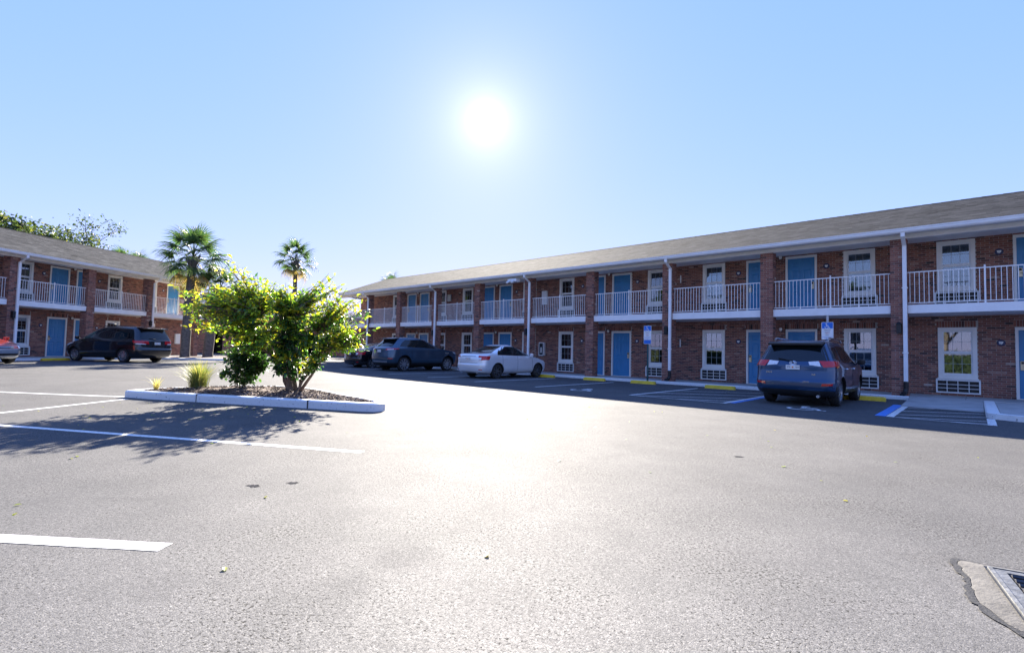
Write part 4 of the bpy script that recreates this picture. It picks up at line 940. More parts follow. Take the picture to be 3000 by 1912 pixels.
def car(name, label, pos, heading, sp):
    root = empty(name, pos, heading); tag(root, label, sp.get('cat', 'car')); B = Body(sp['keys'], sp.get('taper', .035)); pm = sp['paint']; zs = sp.get('zs', 1.0); root.scale = (1, 1, zs)
    me = B.mesh('body', [pm, sp.get('low', BLACK), UNDER], sp.get('low_z', .30)); ob = link('body', me, root)
    r, w = sp['wr'], sp.get('ww', .22); hw = sp['hw']
    cut = MB()
    for ax in (sp['ra'], sp['fa']):
        for sd_ in (-1, 1):
            y0, y1 = sorted((sd_ * (hw - .34), sd_ * (hw + .25))); k = 36; ar = r * sp.get('arch', 1.17)
            V = [(ax + ar * math.cos(2 * math.pi * i / k), y, r + ar * math.sin(2 * math.pi * i / k)) for y in (y0, y1) for i in range(k)]
            cut.add(V, [tuple(range(k)), tuple(range(2 * k - 1, k - 1, -1))] + [(i, k + i, k + (i + 1) % k, (i + 1) % k) for i in range(k)])
    cm = cut.mesh('cut', [UNDER]); bm = bmesh.new(); bm.from_mesh(cm); bmesh.ops.recalc_face_normals(bm, faces=bm.faces); bm.to_mesh(cm); bm.free()
    co = link('cut', cm); bo = link('tmp', me); md = bo.modifiers.new('b', 'BOOLEAN'); md.object = co; md.operation = 'DIFFERENCE'; md.solver = 'EXACT'
    try: md.material_mode = 'TRANSFER'
    except Exception: pass
    bpy.context.view_layer.update(); dg = bpy.context.evaluated_depsgraph_get(); nm = bpy.data.meshes.new_from_object(bo.evaluated_get(dg)); nm.name = 'body'
    bpy.data.objects.remove(bo); bpy.data.objects.remove(co); ob.data = nm; smooth(nm, R(38))
    # wheels
    ty, rim = wheel_meshes(r, w, sp.get('spokes', 5), sp.get('rim', RIM), sp.get('rstyle', 0), sp.get('rf', .68))
    for ax in (sp['ra'], sp['fa']):
        for sd_ in (-1, 1):
            t_ = link('wheel', ty, root, (ax, sd_ * (hw - w / 2 - .035), r / zs), (0, 0, 0 if sd_ < 0 else math.pi), (1, 1, 1 / zs)); link('rim', rim, t_)
    m = MB()
    for ax in (sp['ra'], sp['fa']): m.tube([(ax, -hw + .2, r), (ax, hw - .2, r)], .05, 8)
    m.box(sp['ra'] - .3, sp['fa'] + .3, -.45, .45, .19, .32); m.build('underbody', UNDER, root)
    def P(nm, mt, Lf, Rt, side=1, parent=None, **k): return B.patch(Lf, Rt, side, **k).build(nm, mt, parent or root, sm=40)
    sp['detail'](root, B, P)
    return root
def plate(root, B, z0, z1, y, parent=None, off=.012, orange=True):
    m = B.patch([(z0, ('y', 0)), (z1, ('y', 0))], [(z0, ('y', y)), (z1, ('y', y))], 1, off, 1, 1); x = min(v[0] for v in m.v)
    p = MB(); p.box(x - .008, x, -y, y, z0, z1); po = p.build('licence_plate', PLATE, root)
    if orange:
        q = MB(); q.lathe([(0, 0), (.022, 0)], 10, 'y'); q.v = [(x - .010, a, (z0 + z1) / 2 + c) for a, b, c in q.v]; q.build('emblem', PLATEORANGE, po)
    q = MB()
    for i, s_ in enumerate((-.82, -.64, -.46, .40, .58, .76)):      # blurred characters of the plate
        a = s_ * y; w_ = .055 * y; zz = z0 + .3 * (z1 - z0); zt = z0 + .72 * (z1 - z0)
        q.box(x - .0095, x - .0085, a - w_, a - w_ * .4, zz, zt); q.box(x - .0095, x - .0085, a - w_, a + w_, zt - .012, zt)
        if i % 2: q.box(x - .0095, x - .0085, a + w_ * .4, a + w_, zz, zt)
    q.build('characters', INK, po)['kind'] = 'stuff'; return po
def text_mesh(body, size, matl, align='CENTER'):
    c = bpy.data.curves.new('t', 'FONT'); c.body = body; c.size = size; c.align_x = align; c.extrude = .0008; o = bpy.data.objects.new('t', c); COL.objects.link(o)
    bpy.context.view_layer.update(); dg = bpy.context.evaluated_depsgraph_get(); me = bpy.data.meshes.new_from_object(o.evaluated_get(dg)); me.materials.clear(); me.materials.append(matl); bpy.data.objects.remove(o); return me
def mirror_part(root, x, y, z, pm, s=1):
    for sd_ in (-1, 1):
        m = MB(); m.lathe([(0, -.10), (.06, -.09), (.085, -.02), (.08, .06), (0, .08)], 14, 'z'); m.v = [(x + a * .9 - .02, sd_ * (y + .09 + b * 1.2), z + c * .95) for a, b, c in m.v]
        m.tube([(x + .02, sd_ * (y - .06), z - .06), (x, sd_ * (y + .06), z - .04)], .022, 6); m.build('mirror', pm, root, sm=50)
def seams(root, B, xs_, z0, z1):
    for sd_ in (-1, 1):
        for x in xs_: B.patch([(z0, ('x', x)), (z1, ('x', x))], [(z0, ('x', x + .012)), (z1, ('x', x + .012))], sd_, .0015, 8, 1, .004).build('door_seam', BLACK, root)
def handles(root, B, xs_, z, mt):
    for sd_ in (-1, 1):
        for x in xs_:
            y = B.pt(z, ('x', x), sd_, 0)[1]; m = MB(); m.tube([(x - .09, y, z), (x - .08, y + sd_ * .035, z), (x + .08, y + sd_ * .035, z + .005), (x + .09, y, z)], .014, 6); m.build('door_handle', mt, root)

# --- blue compact SUV seen from behind
def d_suv(root, B, P):
    rg = P('rear_window', TINT, [(1.10, ('y', 0)), (1.50, ('y', 0))], [(1.13, ('y', .76)), (1.50, ('y', .62))]); rg2 = P('rear_window', TINT, [(1.10, ('y', 0)), (1.50, ('y', 0))], [(1.13, ('y', .76)), (1.50, ('y', .62))], -1)
    for s_ in (1, -1):
        P('side_window', TINT, [(1.10, ('x', -1.25)), (1.50, ('x', -1.10))], [(1.06, ('x', .92)), (1.50, ('x', .30))], s_)
        P('quarter_window', TINT, [(1.19, ('x', -1.86)), (1.46, ('x', -1.66))], [(1.12, ('x', -1.31)), (1.48, ('x', -1.17))], s_)
        tl = P('tail_light', REDLENS, [(.97, ('a', .66)), (1.125, ('a', .55))], [(1.02, ('a', 1.22)), (1.13, ('a', 1.24))], s_, off=.022, skirt=.03)
        P('amber_lens', AMBER, [(.955, ('a', .98)), (1.005, ('a', .98))], [(.985, ('a', 1.16)), (1.015, ('a', 1.18))], s_, tl, off=.026)
        P('reverse_light', CLEARLENS, [(1.02, ('y', .36)), (1.10, ('y', .33))], [(.99, ('y', .60)), (1.12, ('y', .55))], s_, off=.016)
        P('reflector', REDLENS, [(.52, ('a', .62)), (.58, ('a', .64))], [(.54, ('a', .86)), (.585, ('a', .88))], s_, off=.012)
        m = MB(); m.tube([(-1.45, s_ * .60, 1.66), (-1.30, s_ * .61, 1.71), (.05, s_ * .62, 1.69), (.25, s_ * .62, 1.63)], .022, 8); m.build('roof_rail', CHROME, root)
        P('headlight', CLEARLENS, [(.82, ('af', .55)), (.93, ('af', .60))], [(.84, ('af', .95)), (.94, ('af', 1.0))], s_, off=.01)
        P('wheel_arch_trim', BLACK, [(.30, ('x', -2.02)), (.52, ('x', -2.0))], [(.30, ('x', -1.80)), (.52, ('x', -1.82))], s_, off=.006)
    P('windshield', TINT, [(1.15, ('yf', 0)), (1.54, ('yf', 0))], [(1.15, ('yf', .72)), (1.54, ('yf', .55))]); P('windshield', TINT, [(1.15, ('yf', 0)), (1.54, ('yf', 0))], [(1.15, ('yf', .72)), (1.54, ('yf', .55))], -1)
    m = MB(); m.add([(-1.78, -.63, 1.60), (-1.78, .63, 1.60), (-2.10, .60, 1.545), (-2.10, -.60, 1.545), (-1.80, -.63, 1.54), (-1.80, .63, 1.54), (-2.09, .60, 1.51), (-2.09, -.60, 1.51)], [(0, 3, 2, 1), (3, 7, 6, 2), (4, 5, 6, 7), (0, 4, 7, 3), (1, 2, 6, 5)]); m.build('spoiler', BLACK, root)
    plate(root, B, .90, 1.01, .155)
    x = B.pt(1.06, ('y', 0), 1, .01)[0]; m = MB(); 
    for rx, rz in ((.075, .05), (.05, .028), (.028, .048)): m.tube([(x - .006, rx * math.cos(a), 1.06 + rz * math.sin(a)) for a in np.linspace(0, 6.283, 21)], .007, 5, cap=False)
    m.build('badge', CHROME, root)
    for txt, sz, y, z in (('RAV4', .055, .55, .80), ('XLE', .05, -.45, .775), ('LIMITED', .035, -.30, .60)):
        me = text_mesh(txt, sz, CHROME); xx = B.pt(z, ('y', abs(y)), 1, .006)[0]; o = link('lettering', me, root, (xx - .004, y, z), (R(90), 0, R(-90)))
    m = MB(); m.tube([(-2.20, .0, 1.12), (-2.12, .35, 1.17)], .012, 6); m.build('wiper', BLACK, root)
    m = MB(); m.tube([(-2.25, -.55, .27), (-1.9, -.55, .29)], .035, 10); m.build('exhaust', STEEL, root)
    mirror_part(root, .95, .90, 1.12, BLACK); seams(root, B, (-.95, .02, 1.0), .40, 1.05); handles(root, B, (-.78, .2), .93, CHROME)
SUVK = [(.24, -1.98, 2.05, .74, .20, .30, .05, .20), (.30, -2.17, 2.16, .86, .22, .36, .07, .22), (.44, -2.27, 2.25, .915, .24, .40, .09, .24), (.60, -2.28, 2.28, .925, .24, .42, .10, .25), (.68, -2.24, 2.28, .92, .22, .42, .09, .25), (.85, -2.20, 2.24, .92, .22, .42, .09, .26),
        (.96, -2.19, 2.12, .915, .22, .42, .09, .28), (1.02, -2.18, 1.85, .905, .22, .40, .09, .30), (1.08, -2.15, 1.30, .885, .22, .32, .09, .30), (1.14, -2.12, 1.02, .86, .22, .28, .09, .25), (1.30, -2.04, .74, .79, .22, .25, .09, .20), (1.48, -1.95, .38, .71, .20, .22, .09, .16), (1.57, -1.88, .14, .66, .20, .22, .09, .14), (1.625, -1.72, -.12, .58, .20, .22, .07, .12), (1.65, -1.35, -.5, .40, .16, .18, .04, .08)]
suv_c = st(3.34, 16.22, 0); HEAD1 = math.atan2(P1.y, P1.x)
car('compact_suv', 'dark blue compact SUV with red tail lights parked before the right motel', suv_c, HEAD1, dict(keys=SUVK, paint=paint('blue_car_paint', (.008, .045, .115)), low_z=.40, hw=.90, wr=.345, ra=-1.28, fa=1.38, spokes=5, rstyle=1, detail=d_suv, cat='SUV'))

# --- silver sedan
SEDK = [(.20, -1.95, 2.0, .72, .20, .30, .06, .22), (.27, -2.18, 2.15, .82, .24, .36, .08, .24), (.40, -2.25, 2.24, .87, .26, .42, .12, .26), (.56, -2.27, 2.27, .88, .26, .44, .14, .28), (.62, -2.25, 2.26, .88, .26, .44, .13, .28), (.72, -2.24, 2.20, .88, .26, .44, .13, .30), (.80, -2.235, 2.05, .875, .26, .42, .13, .32), (.88, -2.22, 1.70, .865, .26, .36, .13, .32), (.95, -2.20, 1.28, .85, .26, .30, .13, .28),
        (1.01, -2.14, 1.02, .83, .26, .28, .12, .24), (1.05, -1.92, .92, .805, .24, .26, .10, .22), (1.085, -1.62, .82, .78, .22, .26, .10, .20), (1.18, -1.38, .62, .72, .20, .24, .10, .18), (1.30, -1.06, .32, .65, .20, .22, .10, .16), (1.39, -.80, .08, .59, .20, .22, .10, .14), (1.44, -.55, -.12, .50, .18, .20, .07, .10), (1.462, -.38, -.28, .34, .10, .10, .03, .05)]
def sedan_detail(plate_z=(.77, .88), lens=REDLENS, white_inner=True, tint=TINT, spoiler=False, body=None, hnd=None, frontlamp=True, platey=.155):
    def d(root, B, P):
        for s_ in (1, -1):
            P('rear_window', tint, [(1.085, ('y', 0)), (1.385, ('y', 0))], [(1.085, ('y', .66)), (1.385, ('y', .50))], s_, off=.008)
            P('windshield', tint, [(1.07, ('yf', 0)), (1.39, ('yf', 0))], [(1.07, ('yf', .66)), (1.39, ('yf', .50))], s_, off=.008)
            P('side_window', tint, [(1.00, ('x', -1.30)), (1.12, ('x', -1.22)), (1.30, ('x', -1.00)), (1.37, ('x', -.82))], [(.97, ('x', .92)), (1.12, ('x', .62)), (1.37, ('x', .02))], s_, off=.006, nz=10)
            P('tail_light', lens, [(.76, ('a', .60)), (.96, ('a', .56))], [(.80, ('a', 1.10)), (.95, ('a', 1.14))], s_, off=.008)
            if white_inner: P('reverse_light', CLEARLENS, [(.765, ('a', .58)), (.88, ('a', .57))], [(.79, ('a', .72)), (.88, ('a', .72))], s_, off=.012)
            if frontlamp: P('headlight', CLEARLENS, [(.62, ('af', .62)), (.76, ('af', .60))], [(.66, ('af', 1.06)), (.78, ('af', 1.12))], s_, off=.008)
            P('reflector', REDLENS, [(.36, ('a', .60)), (.39, ('a', .60))], [(.36, ('a', .78)), (.39, ('a', .78))], s_, off=.004)
        plate(root, B, *plate_z, platey)
        P('trunk_strip', BLACK, [(.925, ('y', 0)), (.94, ('y', 0))], [(.925, ('y', .42)), (.94, ('y', .42))], 1, off=.012); P('trunk_strip', BLACK, [(.925, ('y', 0)), (.94, ('y', 0))], [(.925, ('y', .42)), (.94, ('y', .42))], -1, off=.012)
        P('bumper_seam', BLACK, [(.655, ('y', 0)), (.665, ('y', 0))], [(.655, ('y', .55)), (.665, ('y', .55))], 1, off=.003); P('bumper_seam', BLACK, [(.655, ('y', 0)), (.665, ('y', 0))], [(.655, ('y', .55)), (.665, ('y', .55))], -1, off=.003)
        if spoiler:
            m = MB(); m.add([(-2.20, -.66, 1.05), (-2.20, .66, 1.05), (-2.02, .68, 1.07), (-2.02, -.68, 1.07), (-2.23, -.62, 1.09), (-2.23, .62, 1.09), (-2.05, .66, 1.085), (-2.05, -.66, 1.085)], [(0, 1, 5, 4), (4, 5, 6, 7), (2, 3, 7, 6), (1, 2, 6, 5), (3, 0, 4, 7)]); m.build('spoiler', body, root)
        m = MB(); m.tube([(-2.20, -.52, .235), (-1.9, -.52, .26)], .03, 10); m.build('exhaust', STEEL, root)
        mirror_part(root, .82, .86, 1.02, body); seams(root, B, (-1.0, -.05, .95), .32, .98); handles(root, B, (-.85, .12), .86, hnd or body)
    return d
SILVER = paint('silver_car_paint', (.78, .79, .80), .35, .3)
car('sedan', 'silver sedan parked with its trunk towards the lot', st(15.75, 16.67, 0), HEAD1, dict(keys=SEDK, paint=SILVER, low=SILVER, low_z=.1, hw=.87, wr=.315, ra=-1.28, fa=1.38, spokes=7, rim=RIMDARK, detail=sedan_detail(body=SILVER)))
BLK = paint('black_car_paint', (.008, .009, .011), .3, .22)
car('sedan', 'black sedan half hidden behind the grey SUV and the shrub', st(25.6, 16.8, 0), HEAD1, dict(keys=SEDK, paint=BLK, low_z=.24, hw=.87, wr=.32, ra=-1.28, fa=1.4, spokes=8, detail=sedan_detail(body=BLK, spoiler=True)))

# --- grey-blue luxury SUV
VELK = [(.26, -2.05, 2.1, .76, .22, .32, .08, .24), (.34, -2.28, 2.26, .88, .26, .38, .10, .26), (.50, -2.38, 2.36, .95, .28, .42, .13, .28), (.66, -2.40, 2.40, .965, .28, .44, .14, .30), (.78, -2.38, 2.40, .965, .28, .44, .14, .30), (.92, -2.35, 2.34, .96, .28, .44, .14, .32), (1.02, -2.33, 2.18, .955, .28, .42, .14, .34), (1.08, -2.31, 1.75, .945, .28, .38, .14, .34), (1.13, -2.28, 1.25, .925, .28, .34, .14, .30), (1.18, -2.22, 1.05, .90, .28, .30, .14, .26),
        (1.32, -2.06, .72, .83, .26, .28, .14, .20), (1.48, -1.88, .34, .745, .24, .26, .14, .16), (1.58, -1.80, .06, .69, .22, .24, .12, .14), (1.635, -1.68, -.2, .63, .20, .22, .09, .12), (1.665, -1.35, -.5, .46, .16, .18, .05, .08)]
def d_vel(root, B, P):
    for s_ in (1, -1):
        P('rear_window', TINT, [(1.20, ('y', 0)), (1.53, ('y', 0))], [(1.20, ('y', .74)), (1.53, ('y', .62))], s_, off=.008)
        P('windshield', TINT, [(1.21, ('yf', 0)), (1.56, ('yf', 0))], [(1.21, ('yf', .74)), (1.56, ('yf', .58))], s_, off=.008)
        P('side_window', TINT, [(1.21, ('x', -1.72)), (1.40, ('x', -1.52)), (1.53, ('x', -1.30))], [(1.13, ('x', 1.02)), (1.32, ('x', .62)), (1.54, ('x', .10))], s_, off=.006, nz=10)
        tl = P('tail_light', REDLENS, [(1.01, ('a', .52)), (1.10, ('a', .48))], [(1.07, ('a', 1.22)), (1.12, ('a', 1.25))], s_, off=.008)
        P('reverse_light', CLEARLENS, [(1.03, ('a', .60)), (1.06, ('a', .60))], [(1.05, ('a', .95)), (1.08, ('a', .95))], s_, tl, off=.012)
        P('headlight', CLEARLENS, [(.86, ('af', .66)), (.96, ('af', .64))], [(.90, ('af', 1.1)), (.98, ('af', 1.15))], s_, off=.008)
        P('reflector', REDLENS, [(.60, ('a', .74)), (.64, ('a', .74))], [(.60, ('a', .98)), (.64, ('a', .98))], s_, off=.006)
    P('skid_plate', STEEL, [(.42, ('y', 0)), (.50, ('y', 0))], [(.42, ('y', .62)), (.50, ('y', .66))], 1, off=.008); P('skid_plate', STEEL, [(.42, ('y', 0)), (.50, ('y', 0))], [(.42, ('y', .62)), (.50, ('y', .66))], -1, off=.008)
    P('tailgate_strip', BLACK, [(1.02, ('y', 0)), (1.08, ('y', 0))], [(1.02, ('y', .50)), (1.08, ('y', .48))], 1, off=.006); P('tailgate_strip', BLACK, [(1.02, ('y', 0)), (1.08, ('y', 0))], [(1.02, ('y', .50)), (1.08, ('y', .48))], -1, off=.006)
    m = MB(); m.add([(-1.62, -.64, 1.63), (-1.62, .64, 1.63), (-2.02, .62, 1.57), (-2.02, -.62, 1.57), (-1.66, -.64, 1.56), (-1.66, .64, 1.56), (-2.01, .62, 1.545), (-2.01, -.62, 1.545)], [(0, 3, 2, 1), (3, 7, 6, 2), (4, 5, 6, 7), (0, 4, 7, 3), (1, 2, 6, 5)]); m.build('spoiler', BLACK, root)
    plate(root, B, .92, 1.04, .16); mirror_part(root, 1.0, .94, 1.20, BLK); seams(root, B, (-1.0, .05, 1.15), .42, 1.10); P('fender_vent', RIM, [(.90, ('x', 1.22)), (.94, ('x', 1.22))], [(.90, ('x', 1.50)), (.94, ('x', 1.50))], -1, off=.006)
car('luxury_suv', 'grey-blue SUV with silver spoked wheels beside the silver sedan', st(22.55, 16.85, 0), HEAD1, dict(keys=VELK, paint=paint('grey_blue_car_paint', (.035, .075, .12), .5), low_z=.42, hw=.94, wr=.37, ww=.25, zs=1.06, ra=-1.42, fa=1.46, spokes=9, rf=.74, detail=d_vel, cat='SUV'))

# --- black minivan by the left wing
VANK = [(.22, -2.2, 2.1, .80, .20, .30, .06, .26), (.30, -2.42, 2.35, .92, .22, .40, .08, .32), (.46, -2.52, 2.48, .97, .24, .46, .10, .36), (.62, -2.54, 2.52, .98, .24, .48, .11, .38), (.70, -2.50, 2.50, .98, .22, .48, .10, .40), (.82, -2.48, 2.40, .98, .22, .46, .10, .42), (.92, -2.47, 2.15, .975, .22, .44, .10, .42), (1.00, -2.46, 1.85, .97, .22, .40, .10, .40), (1.06, -2.45, 1.62, .955, .22, .36, .10, .36),
        (1.16, -2.42, 1.40, .925, .22, .32, .10, .30), (1.32, -2.36, 1.10, .87, .22, .30, .10, .26), (1.50, -2.27, .74, .81, .22, .28, .10, .22), (1.64, -2.18, .38, .75, .22, .26, .10, .18), (1.71, -2.05, .05, .68, .20, .24, .08, .14), (1.745, -1.7, -.5, .50, .18, .2, .05, .08)]
def d_van(root, B, P):
    for s_ in (1, -1):
        P('rear_window', TINT, [(1.14, ('y', 0)), (1.62, ('y', 0))], [(1.14, ('y', .80)), (1.62, ('y', .68))], s_, off=.008)
        P('windshield', CLEARG, [(1.17, ('yf', 0)), (1.60, ('yf', 0))], [(1.17, ('yf', .76)), (1.60, ('yf', .62))], s_, off=.008)
        P('front_window', CLEARG, [(1.14, ('x', .42)), (1.58, ('x', .30))], [(1.10, ('x', 1.42)), (1.30, ('x', 1.02)), (1.58, ('x', .48))], s_, off=.006)
        P('sliding_door_window', TINT, [(1.14, ('x', -.88)), (1.60, ('x', -.84))], [(1.13, ('x', .36)), (1.60, ('x', .24))], s_, off=.006)
        P('side_window', TINT, [(1.16, ('x', -2.10)), (1.60, ('x', -1.90))], [(1.14, ('x', -.94)), (1.60, ('x', -.90))], s_, off=.006)
        tl = P('tail_light', REDLENS, [(.90, ('a', .42)), (1.06, ('a', .44))], [(.94, ('a', 1.10)), (1.07, ('a', 1.18))], s_, off=.010)
        P('reverse_light', CLEARLENS, [(.885, ('a', .58)), (.92, ('a', .58))], [(.90, ('a', 1.0)), (.93, ('a', 1.0))], s_, tl, off=.014)
        P('headlight', CLEARLENS, [(.74, ('af', .70)), (.90, ('af', .72))], [(.78, ('af', 1.2)), (.92, ('af', 1.28))], s_, off=.008)
        P('sliding_rail', BLACK, [(1.07, ('x', -2.2)), (1.085, ('x', -2.2))], [(1.07, ('x', -.9)), (1.085, ('x', -.9))], s_, off=.003)
        m = MB(); m.tube([(-1.9, s_ * .66, 1.70), (-1.75, s_ * .66, 1.765), (.0, s_ * .64, 1.755), (.15, s_ * .63, 1.70)], .018, 6); m.build('roof_rail', BLK, root)
    m = MB(); m.add([(-1.98, -.70, 1.72), (-1.98, .70, 1.72), (-2.36, .66, 1.66), (-2.36, -.66, 1.66), (-2.0, -.7, 1.65), (-2.0, .7, 1.65), (-2.35, .66, 1.63), (-2.35, -.66, 1.63)], [(0, 3, 2, 1), (3, 7, 6, 2), (4, 5, 6, 7), (0, 4, 7, 3), (1, 2, 6, 5)]); m.build('spoiler', BLK, root)
    plate(root, B, .88, 1.0, .155); mirror_part(root, 1.22, .96, 1.17, BLK); seams(root, B, (-.9, .38, 1.42), .34, 1.08); handles(root, B, (.55, .22), 1.0, BLK)
    m = MB(); m.tube([(-2.5, .0, 1.13), (-2.44, .4, 1.18)], .012, 6); m.build('wiper', BLACK, root)
vx, vy = -19.85, 25.4
car('minivan', 'black minivan parked nose-in at the left motel wing', (vx, vy, zg(vx, vy)), math.atan2(.235, -.972), dict(keys=VANK, paint=BLK, low_z=.24, hw=.96, wr=.335, ra=-1.48, fa=1.52, spokes=9, detail=d_van, cat='minivan'))

# --- red car at the left edge, nose to the lot
def d_red(root, B, P):
    sedan_detail(body=RED)(root, B, P)
    for s_ in (1, -1):
        P('grille', BLACK, [(.62, ('yf', 0)), (.72, ('yf', 0))], [(.62, ('yf', .42)), (.72, ('yf', .40))], s_, off=.008)
        P('grille_bar', CHROME, [(.665, ('yf', 0)), (.68, ('yf', 0))], [(.665, ('yf', .41)), (.68, ('yf', .41))], s_, off=.014)
        P('bumper_slot', BLACK, [(.34, ('yf', 0)), (.42, ('yf', 0))], [(.34, ('yf', .62)), (.42, ('yf', .60))], s_, off=.004)
        P('marker_light', CLEARLENS, [(.64, ('af', 1.08)), (.76, ('af', 1.14))], [(.67, ('af', 1.28)), (.76, ('af', 1.34))], s_, off=.008)
RED = paint('red_car_paint', (.45, .045, .03), .3, .3); REDLOW = paint('silver_bumper_paint', (.42, .46, .50), .5, .3)
rx, ry = -22.35, 20.55
car('sedan', 'red car with silver bumper cut off by the left edge', (rx, ry, zg(rx, ry)), math.atan2(-.25, .968), dict(keys=SEDK, paint=RED, low=REDLOW, low_z=.60, hw=.87, wr=.315, ra=-1.28, fa=1.38, spokes=6, detail=d_red))

# ------------------------------------------------------------------ wheel stops, signs, drain, litter
def stop(label, p, rz, L=1.05):
    m = MB(); pf = [(-.075, 0), (-.06, .10), (-.035, .125), (.035, .125), (.06, .10), (.075, 0)]; n = len(pf); V = []
    for x, f in ((-L / 2, .82), (-L / 2 + .06, 1), (L / 2 - .06, 1), (L / 2, .82)): V += [(x, y, z * f) for y, z in pf]
    F = [(a * n + i, a * n + i + 1, (a + 1) * n + i + 1, (a + 1) * n + i) for a in range(3) for i in range(n - 1)] + [tuple(range(n - 1, -1, -1)), tuple(3 * n + i for i in range(n))]
    m.add(V, F); o = m.build('wheel_stop', YELLOW, None, p, (0, 0, rz)); tag(o, label, 'wheel stop', 'yellow wheel stops')
    for x in (-L * .3, L * .3): b = MB(); b.lathe([(.0, .008), (.022, .006), (.026, 0)], 10, 'z', c=(x, 0, .123)); b.build('bolt', STEEL, o)
stop('yellow wheel stop right of the blue SUV', st(2.42, 17.85), ROT1, 1.1); stop('yellow wheel stop at the head of the wide hatched aisle', st(6.74, 18.45), ROT1)
stop('yellow wheel stop in front of the thin sign post', st(9.75, 18.42), ROT1); stop('yellow wheel stop between the silver sedan and the sign post', st(12.05, 18.42), ROT1)
stop('yellow wheel stop under the nose of the silver sedan', st(14.85, 18.40), ROT1, 1.3)
lp_ = st2(20.9, -25.75); stop('yellow wheel stop left of the black minivan nose', (lp_.x, lp_.y, .2), ROT2, 1.3)

def sign(label, p, zt, lower):
    root = empty('parking_sign', p, ROT1); tag(root, label, 'sign', 'accessible parking signs')
    m = MB(); m.box(-.025, .025, 0, .03, 0, zt + (.23 if not lower else .04)); m.box(-.035, .035, .03, .042, 0, zt + (.23 if not lower else .04)); m.build('post', STEEL if not lower else mat('green_post_paint', (.03, .09, .10), .5, .2), root)
    W_, H_ = .165, .56; z1 = zt; z0 = z1 - H_
    def rrect(x0, x1, z0_, z1_, r_, y):
        P_ = []
        for cx, cz, a0 in ((x1 - r_, z1_ - r_, 0), (x0 + r_, z1_ - r_, 90), (x0 + r_, z0_ + r_, 180), (x1 - r_, z0_ + r_, 270)):
            for k in range(6): a = R(a0 + 18 * k); P_.append((cx + r_ * math.cos(a), cz + r_ * math.sin(a)))
        return P_
    def panel(nm, x0, x1, a, b, y0, y1, mt, r_=.02, parent=None):
        P_ = rrect(x0, x1, a, b, r_, 0); n = len(P_); q = MB(); q.add([(x, y0, z) for x, z in P_] + [(x, y1, z) for x, z in P_], [tuple(range(n)), tuple(range(2 * n - 1, n - 1, -1))] + [(i, n + i, n + (i + 1) % n, (i + 1) % n) for i in range(n)]); return q.build(nm, mt, parent or root)
    pn = panel('panel', -W_, W_, z0, z1, -.012, -.004, SIGNWHITE)
    panel('blue_field', -W_ + .012, W_ - .012, z1 - .205, z1 - .012, -.0135, -.0125, SIGNBLUE, .015, pn)
    sy = symbol(MB(), .175); sy.v = [(x - .01, -.0145, y + z1 - .202) for x, y, z in sy.v]; sy.build('wheelchair_symbol', SIGNWHITE, pn)
    for i, (t_, mt, sz) in enumerate((('PARKING BY', INK, .032), ('DISABLED', INK, .032), ('PERMIT', SIGNRED, .036), ('ONLY', INK, .036))):
        link('lettering', text_mesh(t_, sz, mt), pn, (0, -.0145, z1 - .262 - i * .052), (R(90), 0, 0))
    panel('rule_line', -W_ + .015, W_ - .015, z0 + .085, z0 + .093, -.0135, -.0125, SIGNBLUE, .003, pn)
    link('lettering', text_mesh('$250 FINE', .038, SIGNBLUE), pn, (0, -.0145, z0 + .032), (R(90), 0, 0))
    if lower:
        p2 = panel('lower_panel', -W_, W_, z0 - .185, z0 - .006, -.012, -.004, SIGNWHITE); panel('blue_field', -W_ + .012, W_ - .012, z0 - .173, z0 - .018, -.0135, -.0125, SIGNBLUE, .012, p2)
    for zz in (z1 - .03, z0 + .03): b = MB(); b.lathe([(0, -.018), (.008, -.017), (.01, -.012)], 8, 'y', c=(0, 0, zz)); b.build('bolt', STEEL, root)
sign('accessible parking sign on a grey post behind the blue SUV', st(3.46, 18.75, 0), 2.35, False)
sign('accessible parking sign with small lower panel on a thin green post', st(9.80, 18.85, 0), 2.34, True)

# storm drain in the near right corner
dr = empty('storm_drain', (3.12, 2.55, 0), 0); tag(dr, 'storm drain with concrete collar sunk in the asphalt', 'drain')
IRON = mat('worn_iron_frame', (.16, .165, .17), .55, .6, var=.4, scale=25, bump=.3)
DC = mat('drain_concrete', (.085, .08, .074), .9, var=.3, scale=8, bump=.6, bscale=60)
def at(x, y): return (x - 3.12, y - 2.55)
out = [at(2.745, 3.10), at(3.0, 2.965), at(3.7, 2.62), at(3.75, 2.0), at(2.9, 1.75), at(2.36, 2.22), at(2.37, 2.55), at(2.47, 2.72), at(2.58, 2.86), at(2.66, 3.0)]
hole = [at(2.80, 2.96), at(3.45, 2.60), at(3.05, 1.98), at(2.42, 2.36)]
c2 = closed_curve(out, 5); m = MB(); n = len(c2); c2 = [Vector((p.x + random.uniform(-.008, .008), p.y + random.uniform(-.008, .008), 0)) for p in c2]
m.add([(p.x, p.y, .004) for p in c2] + [(p.x * .985, p.y * .985, .008) for p in c2] + [(p.x * .66, p.y * .66, .009) for p in c2], [(i, n + i, n + (i + 1) % n, (i + 1) % n) for i in range(n)] + [(n + i, 2 * n + i, 2 * n + (i + 1) % n, n + (i + 1) % n) for i in range(n)] + [tuple(2 * n + i for i in range(n - 1, -1, -1))])
for p in m.f[:]: pass
m.build('collar', DC, dr, sm=30)
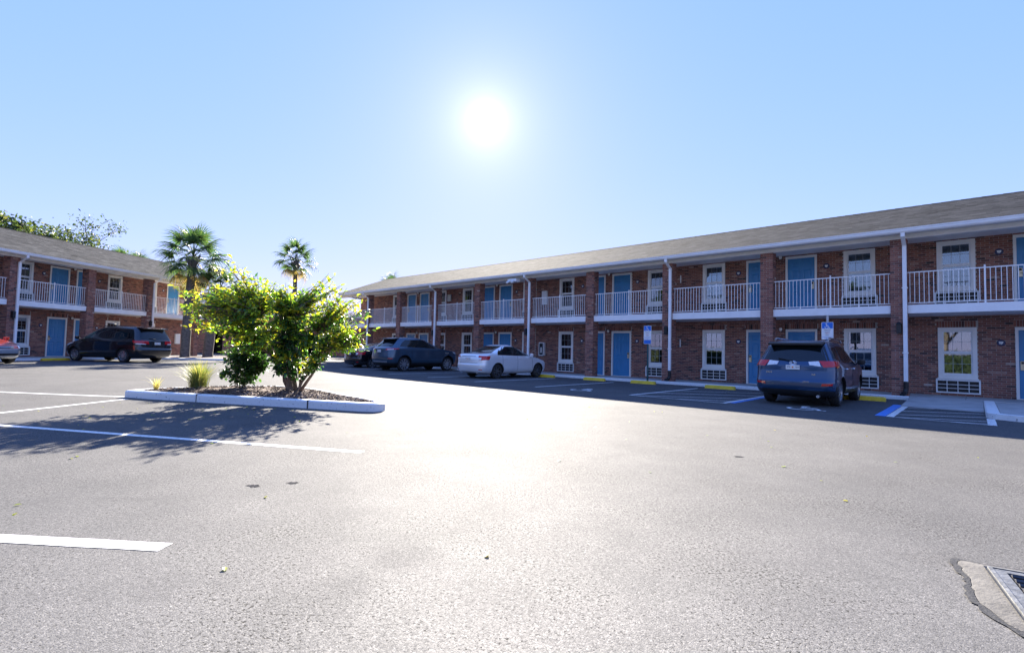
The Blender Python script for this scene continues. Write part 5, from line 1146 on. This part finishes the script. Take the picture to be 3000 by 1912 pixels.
gm = MB(); n = len(c2); gm.add([(p.x * 1.005, p.y * 1.005, .0045) for p in c2] + [(p.x * (1.03 + random.uniform(0, .05)), p.y * (1.03 + random.uniform(0, .05)), .006) for p in c2], [(i, (i + 1) % n, n + (i + 1) % n, n + i) for i in range(n)]); gm.build('tar_joint', mat('tar_joint', (.015, .015, .016), .7, var=.4, scale=40, bump=.5), dr)
fm = MB(); h = [Vector((*q, 0)) for q in hole]; hc = sum(h, Vector()) / 4
def quadring(f0, f1, z0, z1, mi=0):
    a = [hc + (q - hc) * f0 for q in h]; b = [hc + (q - hc) * f1 for q in h]
    fm.add([(q.x, q.y, z0) for q in a] + [(q.x, q.y, z1) for q in b], [(i, (i + 1) % 4, 4 + (i + 1) % 4, 4 + i) for i in range(4)], mi=mi)
quadring(1.09, 1.05, .0175, .0165, 1); quadring(1.05, 1.0, .026, .028); quadring(1.05, 1.05, .015, .026); quadring(1.0, .86, .024, .024); quadring(.86, .83, .0235, .012, 1); 
fm.build('frame', [IRON, BLACK], dr)
gt = MB(); q = [hc + (v - hc) * .83 for v in h]; gt.add([(v.x, v.y, .019) for v in q], [(3, 2, 1, 0)])
for k in range(9):
    a = q[0] + (q[3] - q[0]) * (k + .5) / 9; b = q[1] + (q[2] - q[1]) * (k + .5) / 9; gt.tube([(a.x, a.y, .022), (b.x, b.y, .022)], .012, 6)
gt.build('grate', mat('cast_iron', (.07, .07, .075), .6, .5, var=.3, scale=20, bump=.3), dr)

# dark stains and dropped leaves on the asphalt
STAIN = mat('oil_stain', (.012, .013, .02), .9, var=.3, scale=10, spec=.05)
for (x, y, r_, lab) in ((-2.18, 4.38, .055, 'small dark stain on the asphalt nearer the camera side of two'), (-1.9, 4.5, .05, 'small faint stain right of the darker one'), (2.75, 6.1, .05, 'tiny dark spot on open asphalt left of the ramp aisle')):
    m = MB(); k = 22; m.add([(x + r_ * (1 + random.uniform(-.6, .5)) * math.cos(2 * math.pi * i / k), y + r_ * .7 * (1 + random.uniform(-.6, .5)) * math.sin(2 * math.pi * i / k), .003) for i in range(k)], [tuple(range(k))]); tag(m.build('stain', STAIN), lab, 'stain', kind='structure')

rl = random.Random(9); it_ = []
for i_ in range(110):
    x_, y_ = (rl.gauss(-5.2, 2.6), rl.gauss(9.6, 1.4)) if i_ < 70 else (rl.uniform(-6, 7), rl.uniform(2.6, 12))
    it_.append(((x_, y_, zg(x_, y_) + .008), orient((rl.gauss(0, 1), rl.gauss(0, 1), rl.gauss(0, .12)), rl.uniform(-.3, .3)), rl.uniform(.35, .7), rl.uniform(.55, 1)))
tag(link('fallen_leaves', leaves_mesh('fallen_leaves', it_, leaf_geo(.08, .045, .2, .1), LEAF)), 'small dry leaves scattered on the asphalt around the planter', 'leaves', kind='stuff')
